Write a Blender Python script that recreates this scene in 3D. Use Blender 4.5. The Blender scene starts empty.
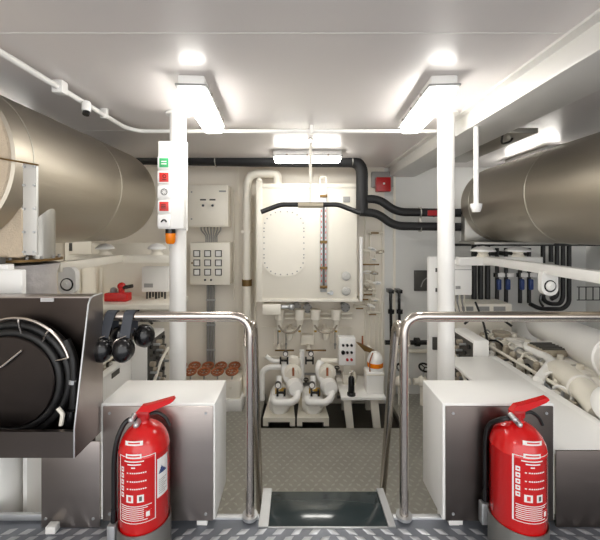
import bpy, bmesh, math, random
from mathutils import Vector, Matrix
random.seed(7)
SC = bpy.context.scene
COL = SC.collection
F = 350.0; CX = 297.0; CY = 232.0
DZ = 1.85                      # eye height above the lower deck
def P(px, py, Y):              # a point of the place at distance Y from the eye
    return Vector(((px-CX)/F*Y, Y, (CY-py)/F*Y))
def R(d): return math.radians(d)
# ------------------------------------------------------------------ materials
def lin(c):
    return tuple(((v/255)/12.92 if v/255 <= .04045 else ((v/255+.055)/1.055)**2.4) for v in c)+(1,)
def mat(name, rgb, rough=.45, metal=0., var=.04, scale=6., bump=0., bscale=40., stretch=None, coat=0., emit=None, estr=0., rvar=0.):
    m = bpy.data.materials.new(name); m.use_nodes = True
    nt = m.node_tree; b = nt.nodes['Principled BSDF']
    tc = nt.nodes.new('ShaderNodeTexCoord'); mp = nt.nodes.new('ShaderNodeMapping')
    nt.links.new(tc.outputs['Object'], mp.inputs['Vector'])
    if stretch: mp.inputs['Scale'].default_value = stretch
    n = nt.nodes.new('ShaderNodeTexNoise'); n.inputs['Scale'].default_value = scale; n.inputs['Detail'].default_value = 5
    nt.links.new(mp.outputs['Vector'], n.inputs['Vector'])
    mx = nt.nodes.new('ShaderNodeMix'); mx.data_type = 'RGBA'
    c = lin(rgb)
    mx.inputs[6].default_value = tuple(max(0, v*(1-var*2)) for v in c[:3])+(1,)
    mx.inputs[7].default_value = tuple(min(1, v*(1+var*2)) for v in c[:3])+(1,)
    nt.links.new(n.outputs['Fac'], mx.inputs[0]); nt.links.new(mx.outputs[2], b.inputs['Base Color'])
    b.inputs['Roughness'].default_value = rough; b.inputs['Metallic'].default_value = metal
    b.inputs['Coat Weight'].default_value = coat; b.inputs['Coat Roughness'].default_value = .08
    if rvar:
        mr = nt.nodes.new('ShaderNodeMapRange'); mr.inputs['To Min'].default_value = rough-rvar; mr.inputs['To Max'].default_value = rough+rvar
        nt.links.new(n.outputs['Fac'], mr.inputs['Value']); nt.links.new(mr.outputs[0], b.inputs['Roughness'])
    if bump:
        n2 = nt.nodes.new('ShaderNodeTexNoise'); n2.inputs['Scale'].default_value = bscale; n2.inputs['Detail'].default_value = 3
        nt.links.new(mp.outputs['Vector'], n2.inputs['Vector'])
        bp = nt.nodes.new('ShaderNodeBump'); bp.inputs['Strength'].default_value = bump; bp.inputs['Distance'].default_value = .01
        nt.links.new(n2.outputs['Fac'], bp.inputs['Height']); nt.links.new(bp.outputs['Normal'], b.inputs['Normal'])
    if emit:
        b.inputs['Emission Color'].default_value = lin(emit); b.inputs['Emission Strength'].default_value = estr
    return m
M = {}
M['ceiling'] = mat('ceiling_paint', (226,220,218), .3, var=.015, scale=1.5, bump=.04, bscale=2.)
M['beam'] = mat('beam_paint', (226,224,220), .3, var=.015)
M['wall'] = mat('wall_paint', (232,226,215), .4, var=.02, scale=3)
M['wallg'] = mat('grey_wall_paint', (216,216,213), .4, var=.02, scale=3)
M['white'] = mat('white_enamel', (240,239,236), .3, var=.01)
M['cream'] = mat('cream_enamel', (236,231,219), .35, var=.02)
M['cream2'] = mat('warm_engine_paint', (222,217,204), .38, var=.05, scale=9)
M['engine'] = mat('engine_paint', (228,225,218), .35, var=.06, scale=14)
M['dirty'] = mat('oily_engine_paint', (165,155,138), .45, var=.25, scale=22)
M['silver'] = mat('brushed_cladding', (186,178,164), .40, .95, var=.05, scale=5, bump=.10, bscale=30, stretch=(1,.15,1), rvar=.05)
M['silver2'] = mat('galvanised_sheet', (178,176,170), .42, 1., var=.05, scale=8)
M['steel'] = mat('brushed_stainless_sheet', (166,157,152), .33, 1., var=.03, scale=4, bump=.03, bscale=60, stretch=(.2,1,3), rvar=.06)
M['steeld'] = mat('stainless_sheet_dark_reflection', (108,100,96), .38, 1., var=.04, scale=4, bump=.03, bscale=60, stretch=(.2,1,3), rvar=.06)  # copy of the brushed stainless with dark reflections put into its colour
M['chrome'] = mat('polished_stainless_tube', (196,188,180), .2, 1., var=.02, rvar=.03)
M['black'] = mat('black_rubber', (17,17,18), .45, var=.08)
M['foam'] = mat('black_pipe_insulation', (28,28,30), .6, var=.1, scale=12, bump=.2, bscale=30)
M['blackg'] = mat('black_gloss_plastic', (16,16,18), .22, var=.05)
M['strap'] = mat('charcoal_band', (58,62,70), .5, var=.05)
M['red'] = mat('red_enamel', (208,18,20), .22, var=.02, coat=.4)
M['redd'] = mat('dark_red_plastic', (170,20,24), .35, var=.05)
M['redl'] = mat('red_lamp_button', (214,50,44), .35, var=.02)
M['green'] = mat('green_sign', (60,178,110), .35, var=.02)
M['orange'] = mat('amber_lens', (240,130,10), .25, var=.03)
M['yellow'] = mat('brass_yellow', (196,158,70), .35, .6, var=.06)
M['brown'] = mat('rust_brown_handwheel', (158,92,56), .5, var=.12, scale=20)
M['brass'] = mat('aged_brass', (118,92,52), .4, .5, var=.15, scale=20)
M['blue'] = mat('dark_blue_lever', (30,58,118), .4, var=.05)
M['grey'] = mat('grey_plastic', (150,150,148), .45, var=.03)
M['dgrey'] = mat('dark_grey_plastic', (76,74,70), .5, var=.1, scale=20)
M['paper'] = mat('white_print', (240,238,236), .5, var=.01)
M['beige'] = mat('beige_insulation_cloth', (205,188,165), .85, var=.08, scale=30, bump=.5, bscale=120)
M['foil'] = mat('silver_glasscloth', (216,212,212), .42, .55, var=.1, scale=12, bump=.8, bscale=16)
M['lens'] = mat('lit_diffuser', (255,255,250), .3, emit=(255,252,245), estr=10.5)
M['plate'] = mat('chequer_plate_base', (122,126,134), .45, .5, var=.1, scale=8)
M['loz'] = mat('worn_chequer_lozenge', (180,183,188), .36, .5, var=.05)
M['plate2'] = mat('lower_deck_plate', (158,156,148), .42, .4, var=.08, scale=5)
M['loz2'] = mat('lower_deck_lozenge', (176,175,166), .36, .4, var=.05)
M['alu'] = mat('aluminium_angle', (192,194,196), .35, .7, var=.06, scale=12)
M['tread'] = mat('glossy_dark_tread', (40,50,52), .12, var=.1, scale=5)
M['bilge'] = mat('oily_bilge_paint', (50,46,40), .35, var=.15, scale=5)
M['strapm'] = mat('pale_strap_steel', (205,203,198), .45, .3, var=.04)
M['discm'] = mat('dark_reel_disc', (66,60,58), .3, .9, var=.04)
M['sleevem'] = mat('worn_metal_sleeve', (176,166,146), .4, .4, var=.06)
M['grimeshade'] = mat('grimy_shaded_block_paint', (120,110,94), .5, var=.3, scale=18)  # grimy mottle; base also darkened to put shade between parts into the colour
M['steelb'] = mat('stainless_back_dark_reflection', (76,68,64), .4, 1., var=.04, scale=4, bump=.03, bscale=60, stretch=(.2,1,3), rvar=.06)  # stainless with the reflected dark room put into its base colour
M['seam'] = mat('pale_seam_band', (205,202,192), .3, .8, var=.02)
M['paleblue'] = mat('pale_blue_sleeve', (170,190,205), .5, var=.04)
M['led'] = mat('gauge_red', (200,70,50), .4, var=.05)
# ------------------------------------------------------------------ mesh helpers
class MB:
    def __init__(s): s.bm = bmesh.new(); s.mats = []; s.cur = 0
    def m(s, material):
        if material not in s.mats: s.mats.append(material)
        s.cur = s.mats.index(material); return s
    def _tagf(s, verts):
        fs = {f for v in verts for f in v.link_faces}
        for f in fs: f.material_index = s.cur
        return fs
    def box(s, a, b, bev=0.):
        a = Vector(a); b = Vector(b); c = (a+b)/2; d = b-a
        r = bmesh.ops.create_cube(s.bm, size=1)
        bmesh.ops.scale(s.bm, vec=(abs(d.x), abs(d.y), abs(d.z)), verts=r['verts'])
        bmesh.ops.translate(s.bm, vec=c, verts=r['verts'])
        vs = r['verts']
        s._tagf(vs)
        if bev:
            es = list({e for v in vs for e in v.link_edges})
            rr = bmesh.ops.bevel(s.bm, geom=es, offset=min(bev, .45*min(abs(d.x), abs(d.y), abs(d.z))), segments=2, affect='EDGES', profile=.5)
            for f in rr['faces']: f.material_index = s.cur
        return s
    def prism(s, pts, axis, lo, hi):     # polygon in the two other axes, extruded along axis
        def mk(p, t):
            return {'x': (t, p[0], p[1]), 'y': (p[0], t, p[1]), 'z': (p[0], p[1], t)}[axis]
        A = [s.bm.verts.new(mk(p, lo)) for p in pts]; B = [s.bm.verts.new(mk(p, hi)) for p in pts]
        n = len(pts)
        fs = [s.bm.faces.new(A), s.bm.faces.new(B[::-1])]
        for i in range(n):
            j = (i+1) % n
            fs.append(s.bm.faces.new((A[i], B[i], B[j], A[j])))
        for f in fs: f.material_index = s.cur
        bmesh.ops.recalc_face_normals(s.bm, faces=fs)
        return s
    def tube(s, pts, r, n=12, bend=0., bs=5, cap=True, radii=None):
        pts = [Vector(p) for p in pts]
        if bend and len(pts) > 2:
            q = [pts[0]]
            for i in range(1, len(pts)-1):
                a, b, c = pts[i-1], pts[i], pts[i+1]
                d1 = (a-b); d2 = (c-b)
                k = min(bend, d1.length*.48, d2.length*.48)
                p1 = b+d1.normalized()*k; p2 = b+d2.normalized()*k
                for t in range(bs+1):
                    u = t/bs
                    q.append(p1*(1-u)**2 + b*2*u*(1-u) + p2*u*u)
            q.append(pts[-1]); pts = q
        rings = []; up = None
        for i, p in enumerate(pts):
            if i == 0: t = pts[1]-p
            elif i == len(pts)-1: t = p-pts[i-1]
            else: t = (pts[i+1]-p).normalized()+(p-pts[i-1]).normalized()
            t.normalize()
            if up is None:
                up = Vector((0, 0, 1)) if abs(t.z) < .9 else Vector((1, 0, 0))
            x = up.cross(t); 
            if x.length < 1e-5: x = Vector((1, 0, 0)).cross(t)
            x.normalize(); y = t.cross(x); up = y
            rr = radii[i] if radii else r
            rings.append([s.bm.verts.new(p+(x*math.cos(2*math.pi*k/n)+y*math.sin(2*math.pi*k/n))*rr) for k in range(n)])
        fs = []
        for i in range(len(rings)-1):
            for k in range(n):
                fs.append(s.bm.faces.new((rings[i][k], rings[i][(k+1) % n], rings[i+1][(k+1) % n], rings[i+1][k])))
        for f in fs: f.smooth = True
        if cap:
            fs.append(s.bm.faces.new(rings[0][::-1])); fs.append(s.bm.faces.new(rings[-1]))
        for f in fs: f.material_index = s.cur
        return s
    def cyl(s, a, b, r, n=20, r2=None):
        return s.tube([a, b], r, n, radii=[r, r if r2 is None else r2])
    def lathe(s, c, axis, prof, n=28):    # prof: list of (distance along axis, radius)
        c = Vector(c); t = Vector(axis).normalized()
        up = Vector((0, 0, 1)) if abs(t.z) < .9 else Vector((1, 0, 0))
        x = up.cross(t).normalized(); y = t.cross(x)
        rings = []
        for h, r in prof:
            if r < 1e-6: rings.append([s.bm.verts.new(c+t*h)])
            else: rings.append([s.bm.verts.new(c+t*h+(x*math.cos(2*math.pi*k/n)+y*math.sin(2*math.pi*k/n))*r) for k in range(n)])
        for i in range(len(rings)-1):
            A, B = rings[i], rings[i+1]
            for k in range(n):
                k2 = (k+1) % n
                if len(A) == 1 and len(B) == 1: continue
                if len(A) == 1: f = s.bm.faces.new((A[0], B[k2], B[k]))
                elif len(B) == 1: f = s.bm.faces.new((A[k], A[k2], B[0]))
                else: f = s.bm.faces.new((A[k], A[k2], B[k2], B[k]))
                f.material_index = s.cur
                a_, b_ = prof[i], prof[i+1]
                f.smooth = True
        return s
    def ball(s, c, r, sc=(1, 1, 1), n=14):
        rr = bmesh.ops.create_uvsphere(s.bm, u_segments=n, v_segments=max(6, n//2), radius=r)
        bmesh.ops.scale(s.bm, vec=sc, verts=rr['verts']); bmesh.ops.translate(s.bm, vec=Vector(c), verts=rr['verts'])
        for f in s._tagf(rr['verts']): f.smooth = True
        return s
    def torus(s, c, axis, R_, r, n=24, m=8, a0=0., a1=360.):
        c = Vector(c); t = Vector(axis).normalized()
        up = Vector((0, 0, 1)) if abs(t.z) < .9 else Vector((1, 0, 0))
        x = up.cross(t).normalized(); y = t.cross(x)
        full = abs(a1-a0) >= 359.9
        N = n if full else n+1
        rings = []
        for i in range(N):
            a = R(a0+(a1-a0)*i/n); d = x*math.cos(a)+y*math.sin(a)
            rings.append([s.bm.verts.new(c+d*(R_+r*math.cos(2*math.pi*k/m))+t*(r*math.sin(2*math.pi*k/m))) for k in range(m)])
        for i in range(N if full else N-1):
            A = rings[i]; B = rings[(i+1) % N]
            for k in range(m):
                f = s.bm.faces.new((A[k], A[(k+1) % m], B[(k+1) % m], B[k])); f.smooth = True; f.material_index = s.cur
        if not full:
            for g in (rings[0], rings[-1][::-1]):
                f = s.bm.faces.new(g); f.material_index = s.cur
        return s
    def loz(s, cx, cy, z, L, W, h, a):
        ca, sa = math.cos(a), math.sin(a)
        def q(u, v, w): return s.bm.verts.new((cx+u*ca-v*sa, cy+u*sa+v*ca, z+w))
        A = [q(-L/2, 0, 0), q(0, -W/2, 0), q(L/2, 0, 0), q(0, W/2, 0)]
        B = [q(-L/4, 0, h), q(0, -W/4, h), q(L/4, 0, h), q(0, W/4, h)]
        fs = [s.bm.faces.new(B)]
        for i in range(4): fs.append(s.bm.faces.new((A[i], A[(i+1) % 4], B[(i+1) % 4], B[i])))
        for f in fs: f.material_index = s.cur
        return s
def sharp(me, ang=38):
    try: me.set_sharp_from_angle(angle=R(ang))
    except Exception: pass
def build(name, mb, material=None, parent=None, label=None, cat=None, group=None, kind=None, base=None):
    me = bpy.data.meshes.new(name)
    bm = mb.bm
    bmesh.ops.recalc_face_normals(bm, faces=bm.faces)
    off = Vector((0, 0, 0))
    if parent is not None: off = parent['_w'] if False else W[parent.name]
    elif base is not None: off = Vector(base)
    else:
        xs = [v.co for v in bm.verts]
        off = Vector(((min(v.x for v in xs)+max(v.x for v in xs))/2, (min(v.y for v in xs)+max(v.y for v in xs))/2, min(v.z for v in xs)))
    bmesh.ops.translate(bm, vec=-off, verts=bm.verts)
    bm.to_mesh(me); bm.free()
    if mb.mats and material is None:
        for x in mb.mats: me.materials.append(M[x])
    else: me.materials.append(M[material])
    sharp(me)
    o = bpy.data.objects.new(name, me); COL.objects.link(o)
    W[o.name] = off
    if parent is not None:
        o.parent = parent; o.location = off-W[parent.name]
    else: o.location = off
    tag(o, label, cat, group, kind)
    return o
W = {}
def tag(o, label=None, cat=None, group=None, kind=None):
    if label: o['label'] = label
    if cat: o['category'] = cat
    if group: o['group'] = group
    if kind: o['kind'] = kind
def thing(name, loc, label, cat, group=None):
    o = bpy.data.objects.new(name, None); COL.objects.link(o)
    o.location = Vector(loc); o.empty_display_size = .05
    W[o.name] = Vector(loc); tag(o, label, cat, group); return o
def copytree(o, parent=None, mirror=False):
    c = o.copy(); COL.objects.link(c); c.parent = parent
    W[c.name] = Vector(W[o.name])
    for ch in list(o.children): copytree(ch, c)
    return c
def dup(o, loc, label, group=None, rz=None):
    c = copytree(o); c.location = Vector(loc); W[c.name] = Vector(loc); c['label'] = label
    if group: c['group'] = group
    if rz is not None: c.rotation_euler = (0, 0, rz)
    return c
def S(name, mb, material=None, parent=None): return build(name, mb, material, parent, kind='structure' if parent is None else None)
ORD = ['leftmost', 'second from left', 'third from left', 'fourth from left', 'fifth from left', 'sixth from left']
# ------------------------------------------------------------------ the setting
CE = .74; PF = -1.25; LF = -1.85; WB = 4.0
XL, XR = -2.2, 3.3; YF = -1.4
# platform floor with chequer pattern, notched for the ladder
b = MB().m('plate')
b.box((XL, YF, PF-.05), (XR, 1.475, PF)); b.box((XL, 1.475, PF-.05), (-.165, 1.52, PF)); b.box((.42, 1.475, PF-.05), (XR, 1.52, PF))
b.m('loz')
for j in range(14):
    for i in range(-26, 32):
        x = i*.075+(.0375 if j % 2 else 0); y = 1.46-j*.0375
        b.loz(x, y, PF+.0002, .062, .03, .003, R(28 if (i+j) % 2 else 34) if x < .15 else R(-30))
b.m('alu'); b.box((XL, 1.52, PF-.09), (-.165, 1.545, PF+.008), .003); b.box((.42, 1.52, PF-.09), (XR, 1.545, PF+.008), .003)
S('floor', b)
# riser wall below the platform
b = MB().m('wall'); b.box((XL, 1.40, LF), (XR, 1.43, PF-.051)); S('wall_step', b)
# lower deck
b = MB().m('plate2'); b.box((XL, 1.43, LF-.05), (XR, 3.3, LF)); b.box((XL, 3.3, LF-.05), (-.36, WB, LF)); b.box((1.02, 3.3, LF-.05), (XR, WB, LF))
b.m('bilge'); b.box((-.36, 3.3, LF-.16), (1.02, WB, LF-.11))
b.m('loz2')
for j in range(50):
    for i in range(40):
        x = -1.1+i*.062+(.031 if j % 2 else 0); y = 1.75+j*.045
        if y > 3.27 and -.4 < x < 1.05: continue
        b.loz(x, y, LF+.0002, .044, .02, .002, R(45 if (i+j//2) % 2 else -45))
b.m('bilge'); b.box((-.40, 3.3, LF-.16), (-.36, WB, LF-.05)); b.box((1.02, 3.3, LF-.16), (1.06, WB, LF-.05)); b.box((-.40, 3.26, LF-.16), (1.06, 3.3, LF-.05))
S('floor_lower', b)
b = MB().m('ceiling'); b.box((XL, YF, CE), (XR, WB, CE+.06)); 
S('ceiling', b)
b = MB().m('seam')
for k, y in enumerate((1.3, 2.55)): 
    bb = MB().m('beam'); bb.box((-2.19, y, CE-.0015), (1.04, y+.006, CE)); S('trim_%d' % (k+3), bb)
b.bm.free()
b = MB().m('wall'); b.box((XL-.06, WB, LF-.2), (1.0, WB+.06, CE+.06)); b.m('wallg'); b.box((1.0, WB, LF-.2), (XR+.06, WB+.06, CE+.06)); S('wall_back', b)
b = MB().m('wall'); b.box((XL-.06, YF, LF-.2), (XL, WB, CE+.06)); S('wall_left', b)
b = MB().m('wallg'); b.box((XR, YF, LF-.2), (XR+.06, WB, CE+.06)); S('wall_right', b)

# boxed beam under the ceiling at the right
b = MB().m('beam'); b.box((1.045, YF, .63), (1.343, WB, CE), .004); S('trim_1', b)
b = MB().m('beam'); b.box((1.0, YF, CE-.012), (1.045, WB, CE)); S('trim_2', b)
# wall seams at the back
for k, px in enumerate((394, 238)):
    b = MB().m('cream'); x = P(px, 0, WB).x; b.box((x-.012, WB-.02, LF), (x+.012, WB, CE)); S('trim_%d' % (k+5), b)
# ------------------------------------------------------------------ poles
for px, lab in ((178, 'thick round white pillar behind the alarm button panel'), (446, 'thick round white pillar without any panel, right of the red sounder')):
    x = P(px, 0, 2.18).x
    t = thing('support_pillar', (x, 2.18, LF), lab, 'pillar')
    b = MB(); b.cyl((x, 2.18, LF+.01), (x, 2.18, CE-.012), .05, 32); build('shaft', b, 'white', t)
    b = MB(); b.cyl((x, 2.18, CE-.012), (x, 2.18, CE), .075, 32); build('top_flange', b, 'white', t)
    b = MB(); b.cyl((x, 2.18, LF), (x, 2.18, LF+.012), .085, 32); build('foot_flange', b, 'white', t)
# ------------------------------------------------------------------ lamps
def lamp(x, y, L, along, lab, group='bulkhead fluorescent ceiling lights'):
    t = thing('ceiling_light', (x, y, CE), lab, 'light', group)
    w = .148
    def bx(mb, lo, la, z0, z1, bev): 
        if along == 'y': return mb.box((x-la, y-lo, z0), (x+la, y+lo, z1), bev)
        return mb.box((x-lo, y-la, z0), (x+lo, y+la, z1), bev)
    b = MB(); bx(b, L/2, w/2-.012, CE-.045, CE-.001, .01); build('housing', b, 'white', t)
    b = MB(); bx(b, L/2+.006, w/2, CE-.056, CE-.045, .003); build('rim', b, 'grey', t)
    b = MB(); bx(b, L/2-.008, w/2-.014, CE-.098, CE-.056, .018); build('diffuser', b, 'lens', t)
    for sg in (-1, 1):
        for k in (-.3, 0, .3):
            b = MB()
            if along == 'y': b.box((x+sg*w/2-.004, y+k*L-.008, CE-.064), (x+sg*w/2+.004, y+k*L+.008, CE-.038), .001)
            else: b.box((x+k*L-.008, y+sg*w/2-.004, CE-.064), (x+k*L+.008, y+sg*w/2+.004, CE-.038), .001)
            build('clip', b, 'chrome', t)
    return t
lamp(-.52, 1.97, .66, 'y', 'lit fluorescent ceiling light beside the pillar with the alarm panel').rotation_euler = (0, 0, R(4))
lamp(.715, 1.97, .66, 'y', 'lit fluorescent ceiling light beside the plain white pillar').rotation_euler = (0, 0, R(-4))
lamp(.095, 3.22, .62, 'x', 'lit fluorescent ceiling light set crossways above the white tank')
lamp(2.2, 3.3, .62, 'y', 'lit fluorescent ceiling light beyond the steel drum on the far side of the ceiling beam')
lamp(-2.1, 2.4, .62, 'y', 'added unseen ceiling light beyond the drum with the beige insulated end')  # added fixture, hidden by the drum, to brighten the far part of the room
lamp(-.85, -.35, .66, 'x', 'lit fluorescent ceiling light over the platform on the hose reel side')
lamp(.95, -.35, .66, 'x', 'lit fluorescent ceiling light over the platform away from the hose reel')
# ------------------------------------------------------------------ conduits
t = thing('cable_conduit', (-1.155, 2.43, CE), 'white ceiling conduit running along the left and turning across in front of the poles', 'conduit')
b = MB(); b.tube([(-1.155, YF+.02, .70), (-1.155, 2.33, .70), (-1.10, 2.43, .70), (1.04, 2.43, .70)], .014, 12, .05); build('pipe', b, 'white', t)
b = MB(); b.box((-1.182, 1.68, .672), (-1.128, 1.73, .735), .008); build('junction_box', b, 'white', t)
for y in (1.0, 2.1):
    b = MB(); b.box((-1.175, y-.012, .68), (-1.135, y+.012, CE), .003); build('clip', b, 'white', t)
for x in (-.62, .1, .8):
    b = MB(); b.box((x-.012, 2.41, .68), (x+.012, 2.45, CE), .003); build('clip', b, 'white', t)
t = thing('detector_sensor', (-1.125, 1.85, .70), 'small white sensor with a dark eye hanging on the ceiling conduit', 'sensor')
b = MB(); b.cyl((-1.125, 1.87, .692), (-1.12, 1.86, .64), .022, 16); build('body', b, 'white', t)
b = MB(); b.cyl((-1.12, 1.862, .64), (-1.12, 1.855, .622), .017, 16); build('eye', b, 'blackg', t)
t = thing('ceiling_drop_pipe', (1.075, 2.1, .63), 'thin white pipe with a cup end hanging from the ceiling beam', 'pipe')
b = MB(); b.cyl((1.075, 2.1, .17), (1.075, 2.1, .63), .0145, 12); build('pipe', b, 'white', t)
b = MB(); b.lathe((1.075, 2.1, .12), (0, 0, 1), [(0, 0), (0, .022), (.03, .032), (.05, .034), (.052, 0)], 16); build('cup', b, 'white', t)
# ------------------------------------------------------------------ exhaust drums
def drum(name, xc, zc, r, y0, y1, seams, lab, nearface):
    t = thing(name, (xc, y0, zc), lab, 'drum')
    b = MB(); b.lathe((xc, y0, zc), (0, 1, 0), [(0.03, 0), (.03, r*.9), (0, r*.96), (.004, r), (y1-y0-.06, r), (y1-y0-.02, r*.975), (y1-y0, r*.9), (y1-y0, 0)], 96); build('shell', b, 'silver', t)
    for s_ in seams:
        b = MB(); b.torus((xc, s_, zc), (0, 1, 0), r+.0005, .003, 96, 6); build('seam_band', b, 'seam', t)
    if nearface:
        b = MB(); b.lathe((xc, y0-.002, zc), (0, 1, 0), [(0, 0), (0, r*.93), (.01, r*.955), (.03, r*.95)], 64); build('end_insulation', b, 'beige', t)
    return t
dl = drum('exhaust_silencer', -1.615, .317, .39, 1.52, 3.08, (1.63, 2.45), 'large brushed steel drum with a beige insulated end, above the reel cabinet', True)
dr = drum('exhaust_silencer', 1.975, .274, .36, -.6, 3.49, (2.49, 1.3, 3.3), 'large brushed steel drum under the ceiling beam on the right side', False)
b = MB(); b.box((-1.7, 1.62, -.12), (-1.275, 1.66, .12), .015)
build('insulation_block', b, 'beige', dl)
b = MB(); b.cyl((-1.345, 1.83, -.136), (-1.345, 1.83, .12), .068, 28); build('outlet_pipe', b, 'silver2', dl)
b = MB(); b.box((-1.176, 1.50, -.10), (-1.116, 1.513, .295), .003); sp = build('support_strap', b, 'strapm', dl, label='pale flat vertical strap with bolts')
for z in (-.085, 0., .1, .2, .28):
    for sx in (-1, 1):
        b = MB(); b.cyl((-1.146+sx*.022, 1.50, z), (-1.146+sx*.022, 1.492, z), .005, 8); build('bolt', b, 'alu', sp)
b = MB(); b.tube([(-1.9, 1.50, .33), (-1.3, 1.495, .32), (-1.10, 1.49, .285)], .004, 8); build('wire', b, 'brass', dl)
# saddle under the right drum
t = thing('drum_saddle', (1.9, 3.3, -.12), 'square galvanised steel saddle under the far end of the beam side drum', 'saddle')
b = MB(); b.box((1.64, 3.42, -.09), (2.35, 3.50, .18), .004); build('plate', b, 'silver2', t)
b = MB(); b.box((1.62, 3.20, -.115), (2.35, 3.50, -.09), .004); build('ledge', b, 'silver2', t)
# ------------------------------------------------------------------ wrapped exhaust bend and white box at the left
t = thing('wrapped_exhaust_pipe', (-1.42, 1.83, -.9), 'crumpled silver cloth wrapped pipe with a rusty flange beneath the insulated drum', 'pipe')
b = MB(); b.lathe((-1.44, 1.83, -.75), (0, 0, 1), [(.28, 0), (.28, .13), (.38, .155), (.52, .15), (.57, .165), (.585, .17), (.60, .0)], 40); build('wrapping', b, 'foil', t)
b = MB(); b.lathe((-1.44, 1.83, -.148), (0, 0, 1), [(0, 0), (0, .18), (.012, .18), (.012, 0)], 40); build('flange', b, 'brass', t)
for k in range(16):
    a = k*math.pi/8
    b = MB(); b.cyl((-1.44+.165*math.cos(a), 1.83+.165*math.sin(a), -.136), (-1.44+.165*math.cos(a), 1.83+.165*math.sin(a), -.122), .007, 6); build('bolt', b, 'grey', t)
t = thing('white_equipment_box', (-1.5, 1.6, -.6), 'white stepped equipment box just above the hose reel cabinet', 'box')
b = MB(); b.box((-1.7, 1.57, -.5), (-1.235, 1.60, -.17), .006); build('body', b, 'white', t)
b = MB(); b.box((-1.7, 1.56, -.17), (-1.29, 1.60, -.145), .004); build('lid', b, 'white', t)
b = MB(); b.box((-1.7, 1.565, -.146), (-1.33, 1.60, -.115), .003); build('cover', b, 'dgrey', t)
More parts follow.
